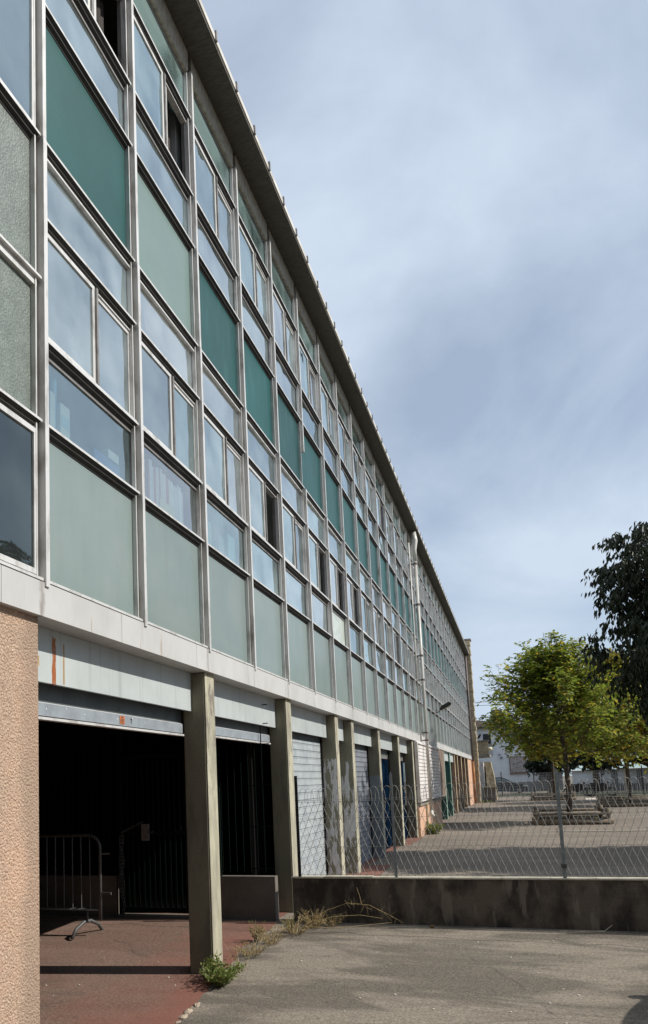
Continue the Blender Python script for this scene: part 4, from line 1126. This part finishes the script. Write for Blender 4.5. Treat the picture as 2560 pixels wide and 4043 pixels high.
weed(-.02, 7.55, .24, 34, M_weed, M_dry, 'upright grey-green weed on the red floor edge past the nearest column', 3, lf=.022, spread=.07)
weed(.22, 7.95, .20, 26, M_weed, M_dry, 'small feathery weed just before the second column', 4, lf=.022, spread=.06)
for k, (x, y, h, n, lab) in enumerate(((.10, 7.05, .14, 40, 'low straw-coloured grass tuft nearest the first column'), (.17, 7.5, .18, 46, 'dry yellow grass tuft midway between the two front columns'),
      (.30, 7.9, .18, 46, 'matted dry weed in front of the second column'), (.45, 8.2, .22, 50, 'tangle of dry weed against the end of the low wall'), (.62, 8.3, .14, 36, 'low dry weed along the low wall foot'))):
    weed(x, y, h, n, M_dry, M_dry, lab, 10+k, lf=.035, spread=.16, lwd=.18, name='dry_weed')
weed(.18, 6.55, .30, 7, M_dry, M_dry, 'sparse tall dry stalks behind the bushy green weed', 22, lf=.03, spread=.12, lwd=.2, name='dry_weed')
g = MB(); r5 = random.Random(5)
def twig(p0, pts, rr=.0045):
    P_ = [Vector(p0)]+[Vector(q) for q in pts]; g.tube(P_, [rr*(1-.6*i/len(P_)) for i in range(len(P_))], 5)
twig((.35,8.22,.02), [(.55,8.3,.16),(.80,8.32,.25),(1.05,8.32,.23),(1.25,8.3,.14),(1.42,8.3,.05)])
twig((.35,8.2,.03), [(.65,8.25,.11),(.95,8.26,.13),(1.2,8.26,.10)])
twig((.96,8.32,.24), [(.94,8.34,.33),(.91,8.34,.42)], .003)
twig((.35,8.05,.03), [(.7,8.05,.02),(1.0,8.15,.04),(1.3,8.25,.06)])
for k in range(26):
    t_ = r5.uniform(0,1); p = Vector((.8+.6*t_, 8.3, .24-.18*t_*t_)); q = p+Vector((r5.uniform(-.06,.09), r5.uniform(-.05,.05), r5.uniform(-.09,.06)))
    g.tube([p, q], [.002,.001], 4)
tag(g.build('dry_branch', M_dry, loc=(.35,8.2,0)), 'arching dry branch fallen along the low wall', 'branch')
weed(.30, 22.2, .34, 60, M_weed, M_weed, 'green weed growing at the foot of the white downpipe', 31, lf=.09, spread=.22)
weed(.62, YE+.4, .14, 40, M_weed, M_dry, 'low grass tuft at the foot of the far stone pier', 32, lf=.08, spread=.4)
weed(5.15, 25.9, .12, 10, leaf_mat('yellow fallen leaves', (.5,.42,.08), (.65,.55,.12)), M_dry, 'yellow leaves lying inside the nearest log planter', 33, lf=.10, spread=.2, name='fallen_leaves', cat='leaves')

# ------------------------------------------------------------------ far end: porch, house, fence, car, motorbikes
po = thing('stone_porch', 'stone porch with balcony and buttress beyond the stone pier', 'porch', (.7, 51.5, 0))
MB().box(-.3, .52, 51.2, 56, 0, 2.6).build('porch_wall', M_shutter_white, po)
g = MB(); g.prism([(.62, 0), (1.20, 0), (1.12, 1.6), (.95, 2.62), (.55, 2.62)], 'y', 52.6, 53.6); g.build('buttress', M_stone, po)
MB().box(.2, .62, 52.0, 52.1, 0, 2.3).build('doorway', M_dark, po)
MB().box(-.3, .95, 51.6, 55, 2.95, 3.12).build('balcony_slab', M_conc, po)
MB().box(-.3, .90, 51.7, 51.85, 3.12, 3.98).build('parapet', M_stone, po)
MB().box(-.34, .96, 51.62, 51.9, 3.98, 4.06).build('parapet_cap', M_conc, po)
g = MB(); g.ball((1.02, 51.7, 3.45), .14, 12, 8); g.build('globe_lamp', mat('globe', (.75,.68,.45), rough=.3), po, smooth=True)
cbx = thing('concrete_box', 'square concrete planter box at the foot of the stone porch', 'box', (.8, 49.9, 0))
MB().box(.42, 1.24, 49.6, 50.3, 0, .92).build('box_body', M_innerw, cbx)
g = MB(); g.box(.38, 1.28, 49.55, 50.35, .92, 1.0); g.box(1.2, 1.27, 49.57, 49.599, 0, .92); g.build('box_rim', M_cope, cbx)

M_white = mat('white render', (.60,.62,.64), rough=.9, col2=(.50,.52,.54), scale=.8, bump=.2)
M_plinth = mat('grey plinth', (.16,.165,.17), rough=.9)
M_tile = mat('roof tiles', (.36,.27,.20), rough=.9, col2=(.22,.16,.12), scale=3, bump=.6)
HY = 80
hs_ = thing('white_house', 'white rendered two-storey house with tiled roof and poster board seen past the building end', 'house', (2, HY, 0))
g = MB(); g.prism([(-8, -.3), (3.5, -.3), (4.55, -.3), (4.55, 1.95), (4.5, 3.0), (4.0, 3.4), (2.9, 4.9), (2.9, 6.65), (-8, 6.65)], 'y', HY, HY+8); wl = g.build('wall', M_white, hs_)
g = MB(); g.prism([(-8.2,6.75),(3.1,6.75),(3.1,6.85),(-1,7.5),(-8.2,7.6)], 'y', HY-.35, HY+8.5); rf = g.build('roof', M_tile, hs_)
MB().box(-8.2, 3.1, HY-.42, HY-.30, 6.62, 6.75).build('gutter', M_under, rf)
MB().box(.4, 1.6, HY+1, HY+2, 7.0, 8.6).build('chimney', M_innerw, rf)
wd_ = MB().box(-.55, .22, HY-.03, HY+.02, 5.0, 6.05).build('window', M_black, hs_)
MB().box(-.62, .30, HY-.14, HY-.031, 4.86, 5.0).build('sill', M_conc, wd_)
MB().box(-.62, .30, HY-.06, HY-.001, 3.75, 4.85).build('rolled_blind', mat('grey blind', (.33,.34,.34)), hs_)
wb = MB().box(1.85, 3.45, HY-.12, HY-.01, 1.75, 3.55).build('notice_board', mat('board frame', (.16,.09,.075)), hs_)
MB().box(1.93, 3.37, HY-.14, HY-.121, 1.95, 3.47).build('board_sheet', mat('board sheet', (.30,.26,.25), rough=.8), wb)
g = MB(); r6 = random.Random(9)
for a in range(7):
    for b in range(4):
        x = 1.99+a*.195; z = 2.02+b*.35
        if r6.random() < .85: g.box(x, x+.12, HY-.146, HY-.1405, z, z+.22+r6.uniform(-.03,.03))
g.build('posters', mat('posters', (.10,.085,.085), rough=.7, col2=(.40,.38,.36), scale=6, lo=.45, hi=.5), wb)
g = MB(); g.tube([(-1.0, HY-.1, 5.7),(-.75, HY-.8, 6.0)], .12, 8); g.build('house_lamp', M_black, hs_)
MB().box(.85, 1.0, HY-.1, HY, 3.75, 3.9).build('vent_pipe', M_plinth, hs_); MB().box(1.0,1.2,HY-.15,HY,3.45,3.6).build('vent_pipe', M_plinth, hs_)
MB().box(1.5, 4.56, HY-.05, HY-.001, -.3, .95).build('plinth', M_plinth, hs_)
g = MB(); g.box(4.57, 6.9, HY-3, HY+4, 2.35, 2.55); g.build('porch_roof', M_white, hs_)
g = MB(); g.box(4.57, 6.8, HY+.5, HY+1, 0, 2.34); g.build('carport_back', M_plinth, hs_)

an = thing('white_outbuilding', 'low white outbuilding with grey base behind the motorbikes', 'building', (10, 66, 0))
an.rotation_euler = (0, 0, 0)
def rotbox(g, a, b, d, z0, z1, t0=0, t1=1, off=0):
    a, b = Vector(a), Vector(b); u_ = (b-a).normalized(); n_ = Vector((u_.y*-1, u_.x, 0)); n_ = Vector((-u_.y, u_.x, 0))
    L_ = (b-a).length; p = a+u_*L_*t0+n_*off; q = a+u_*L_*t1+n_*off
    k = len(g.v)
    for z in (z0, z1):
        for v in (p, q, q+n_*d, p+n_*d): g.v.append((v.x, v.y, z))
    for f in ((0,3,2,1),(4,5,6,7),(0,1,5,4),(1,2,6,5),(2,3,7,6),(3,0,4,7)): g.f.append(tuple(k+i for i in f))
A_, B_ = (7.4, 76, 0), (17, 60, 0)
g = MB(); rotbox(g, A_, B_, 3, .62, 1.75); g.build('wall', M_white, an)
g = MB(); rotbox(g, A_, B_, 3, -.5, .62, off=-.03); g.build('base', M_plinth, an)
g = MB(); rotbox(g, A_, B_, 3.3, 1.75, 1.86, off=-.2); g.build('roof', M_tile, an)
for t0, t1 in ((.30,.34),(.47,.5),(.66,.7)):
    g = MB(); rotbox(g, A_, B_, .1, .0, 1.7, t0, t1, off=-.06); g.build('pier', M_plinth, an)
g = MB(); rotbox(g, A_, B_, .1, 1.0, 1.5, .54, .62, off=-.05); g.build('window', M_black, an)

# far fence
ff = thing('far_fence', 'distant wire fence with dark posts and looped top in front of the parked car', 'fence', (5, 60, 0))
FP = [(-.8,64.5),(1.33,63),(3.75,61.2),(6.0,59.3),(8.15,57.2),(10.4,55),(12.6,53)]
for x, y in FP:
    MB().tube([(x,y,-.1),(x,y,1.98)], .035, 6).build('post', M_black, ff)
g = MB()
for (a, b) in zip(FP, FP[1:]):
    for k in range(9):
        z = .15+k*.2; g.tube([(a[0],a[1],z),(b[0],b[1],z)], .006, 4, caps=False)
    for k in range(22):
        t_ = k/22; x = a[0]+(b[0]-a[0])*t_; y = a[1]+(b[1]-a[1])*t_
        g.tube([(x,y,.1),(x,y,1.75)], .005, 4, caps=False)
g.build('wires', M_wire, ff)
M_verge = mat('verge grass', (.06,.075,.03), rough=1, col2=(.10,.09,.05), scale=3, bump=.5)
g = MB(); pts = FP
for (a, b) in zip(pts, pts[1:]):
    g.quad((a[0],a[1]-.5,.02),(b[0],b[1]-.5,.02),(b[0]+4,b[1]+8,.02),(a[0]+4,a[1]+8,.02))
tag(g.build('grass_verge', M_verge, fix=False), kind='stuff', label='dark grass verge behind the far fence', cat='grass')

# parked car (side view, nose to the right)
M_car = mat('dark blue car paint', (.018,.035,.045), rough=.25, coat=.8, metal=.3)
M_cglass = mat('car glass', (.05,.07,.07), rough=.05, coat=.6)
def make_car(label, loc, rz, paint):
    cy = 0.0
    car = thing('parked_car', label, 'car', (0, 0, 0))
    prof = [(-.35,.30),(-.40,.62),(-.38,.95),(-.10,1.02),(1.85,.98),(2.55,.86),(3.02,.76),(3.18,.62),(3.2,.34),(3.0,.22),(-.2,.22)]
    g = MB(); g.prism(prof, 'y', cy, cy+1.7); g.build('body', paint, car)
    cab = [(-.30,.98),(-.18,1.30),(.0,1.42),(.15,1.49),(.45,1.53),(.75,1.54),(1.0,1.51),(1.2,1.44),(1.95,1.00)]
    g = MB()
    for (x, z) in cab: g.v.append((x, cy+.02+.18*max(0,(z-.98))/.5, z))
    for (x, z) in cab: g.v.append((x, cy+1.68-.18*max(0,(z-.98))/.5, z))
    m_ = len(cab); g.f.append(tuple(range(m_))); g.f.append(tuple(range(2*m_-1, m_-1, -1)))
    for i in range(m_):
        j = (i+1) % m_; g.f.append((i, j, m_+j, m_+i))
    g.build('cabin', paint, car)
    def win(pl, nm, y_, sg):
        g = MB()
        for (x, z) in pl: g.v.append((x, y_+sg*(.016-.0)+(-sg)*(-.18)*max(0,(z-.98))/.5*1.0 - sg*.02, z))
        g.f.append(tuple(range(len(pl)))); g.build(nm, M_cglass, car, fix=False)
    for y_, sg in ((cy, 1), (cy+1.7, -1)):
        win([(-.12,1.04),(-.02,1.34),(.35,1.46),(.45,1.04)], 'side_window', y_, sg); win([(.52,1.04),(.50,1.47),(1.0,1.43),(1.45,1.04)], 'side_window', y_, sg)
    g = MB(); g.quad((1.26,cy+.25,1.46),(1.99,cy+.12,1.01),(1.99,cy+1.58,1.01),(1.26,cy+1.45,1.46)); g.build('windscreen', M_cglass, car, fix=False)
    for x in (.28, 2.45):
        for ya, yb_ in ((cy-.03, cy+.18), (cy+1.52, cy+1.73)):
            g = MB(); g.tube([(x, ya, .31), (x, yb_, .31)], .30, 18); wh = g.build('wheel', M_black, car)
            g = MB(); yo = ya-.01 if ya < .5 else yb_+.001; g.tube([(x, yo, .31), (x, yo+.009, .31)], .18, 14); g.build('rim', M_alu2, wh)
    for ya in (cy-.012, cy+1.45):
        g = MB(); g.prism([(2.72,.66),(3.08,.60),(3.21,.60),(3.205,.66),(3.12,.70),(2.85,.78)], 'y', ya, ya+.262); g.build('headlight', M_lamp, car)
    for ya in (cy-.20, cy+1.72):
        g = MB(); g.ball((1.45, ya+.09, 1.06), .10, 10, 6, (.5, 1.0, .7)); g.build('mirror', paint, car)
    car.location = loc; car.rotation_euler = (0, 0, rz)
    return car
M_lamp = mat('headlight', (.6,.62,.62), rough=.15)
make_car('dark blue hatchback parked in front of the white house', (.2, 72, 0), 0, M_car)
# a car standing just right of the picture: only its shadow reaches the forecourt
make_car('dark car parked on the forecourt beside the low wall, casting the rounded shadow', (6.42, 5.18, -.2), R(90), M_car)

# motorbikes
def motorbike(x, y, label):
    t = thing('parked_motorbike', label, 'motorbike', (x, y, 0), 'motorbikes parked beyond the far fence')
    for dx in (-.62, .68):
        g = MB(); pts = [(x+dx+.28*math.cos(a), y, .30+.28*math.sin(a)) for a in [2*PI*k/14 for k in range(15)]]
        g.tube(pts, .055, 6, caps=False); w_ = g.build('wheel', M_black, t)
        g = MB(); g.tube([(x+dx, y-.05, .3), (x+dx, y+.05, .3)], .07, 8); g.build('hub', M_alu2, w_)
    g = MB(); g.prism([(x-.35,.35),(x+.1,.28),(x+.35,.5),(x+.38,.85),(x+.1,.92),(x-.15,.78),(x-.75,.84),(x-.80,.72),(x-.4,.62)], 'y', y-.14, y+.14); g.build('body', M_black, t)
    g = MB(); g.prism([(x-.72,.85),(x-.12,.80),(x-.10,.88),(x-.68,.94)], 'y', y-.13, y+.13); g.build('seat', M_under, t)
    g = MB(); g.tube([(x+.68,y,.3),(x+.42,y,.95),(x+.34,y,1.12)], .035, 6); g.build('fork', M_alu2, t)
    g = MB(); g.tube([(x+.30,y-.34,1.12),(x+.36,y,1.10),(x+.30,y+.34,1.12)], .018, 6); g.build('handlebar', M_black, t)
    g = MB(); g.ball((x+.50, y, .95), .09, 10, 6); g.build('headlight', M_galv, t)
    return t
motorbike(6.45, 56.5, 'dark motorbike parked behind the near lime trunk, left of the pair')
motorbike(7.9, 55.8, 'dark motorbike with bright headlamp, right of the pair')

# overhead cables
for k, (a, b, lab) in enumerate((((-14, 78, 9.2), (14, 86, 11.0), 'upper thin overhead cable above the white house roof'), ((-10, 80, 9.7), (12, 80, 9.3), 'lower thin overhead cable above the white house roof'))):
    g = MB(); pts = [Vector(a).lerp(Vector(b), t/12) - Vector((0,0,1.0*math.sin(PI*t/12)*.5)) for t in range(13)]
    g.tube(pts, .022, 4); tag(g.build('overhead_cable', M_black, loc=a), lab, 'cable')
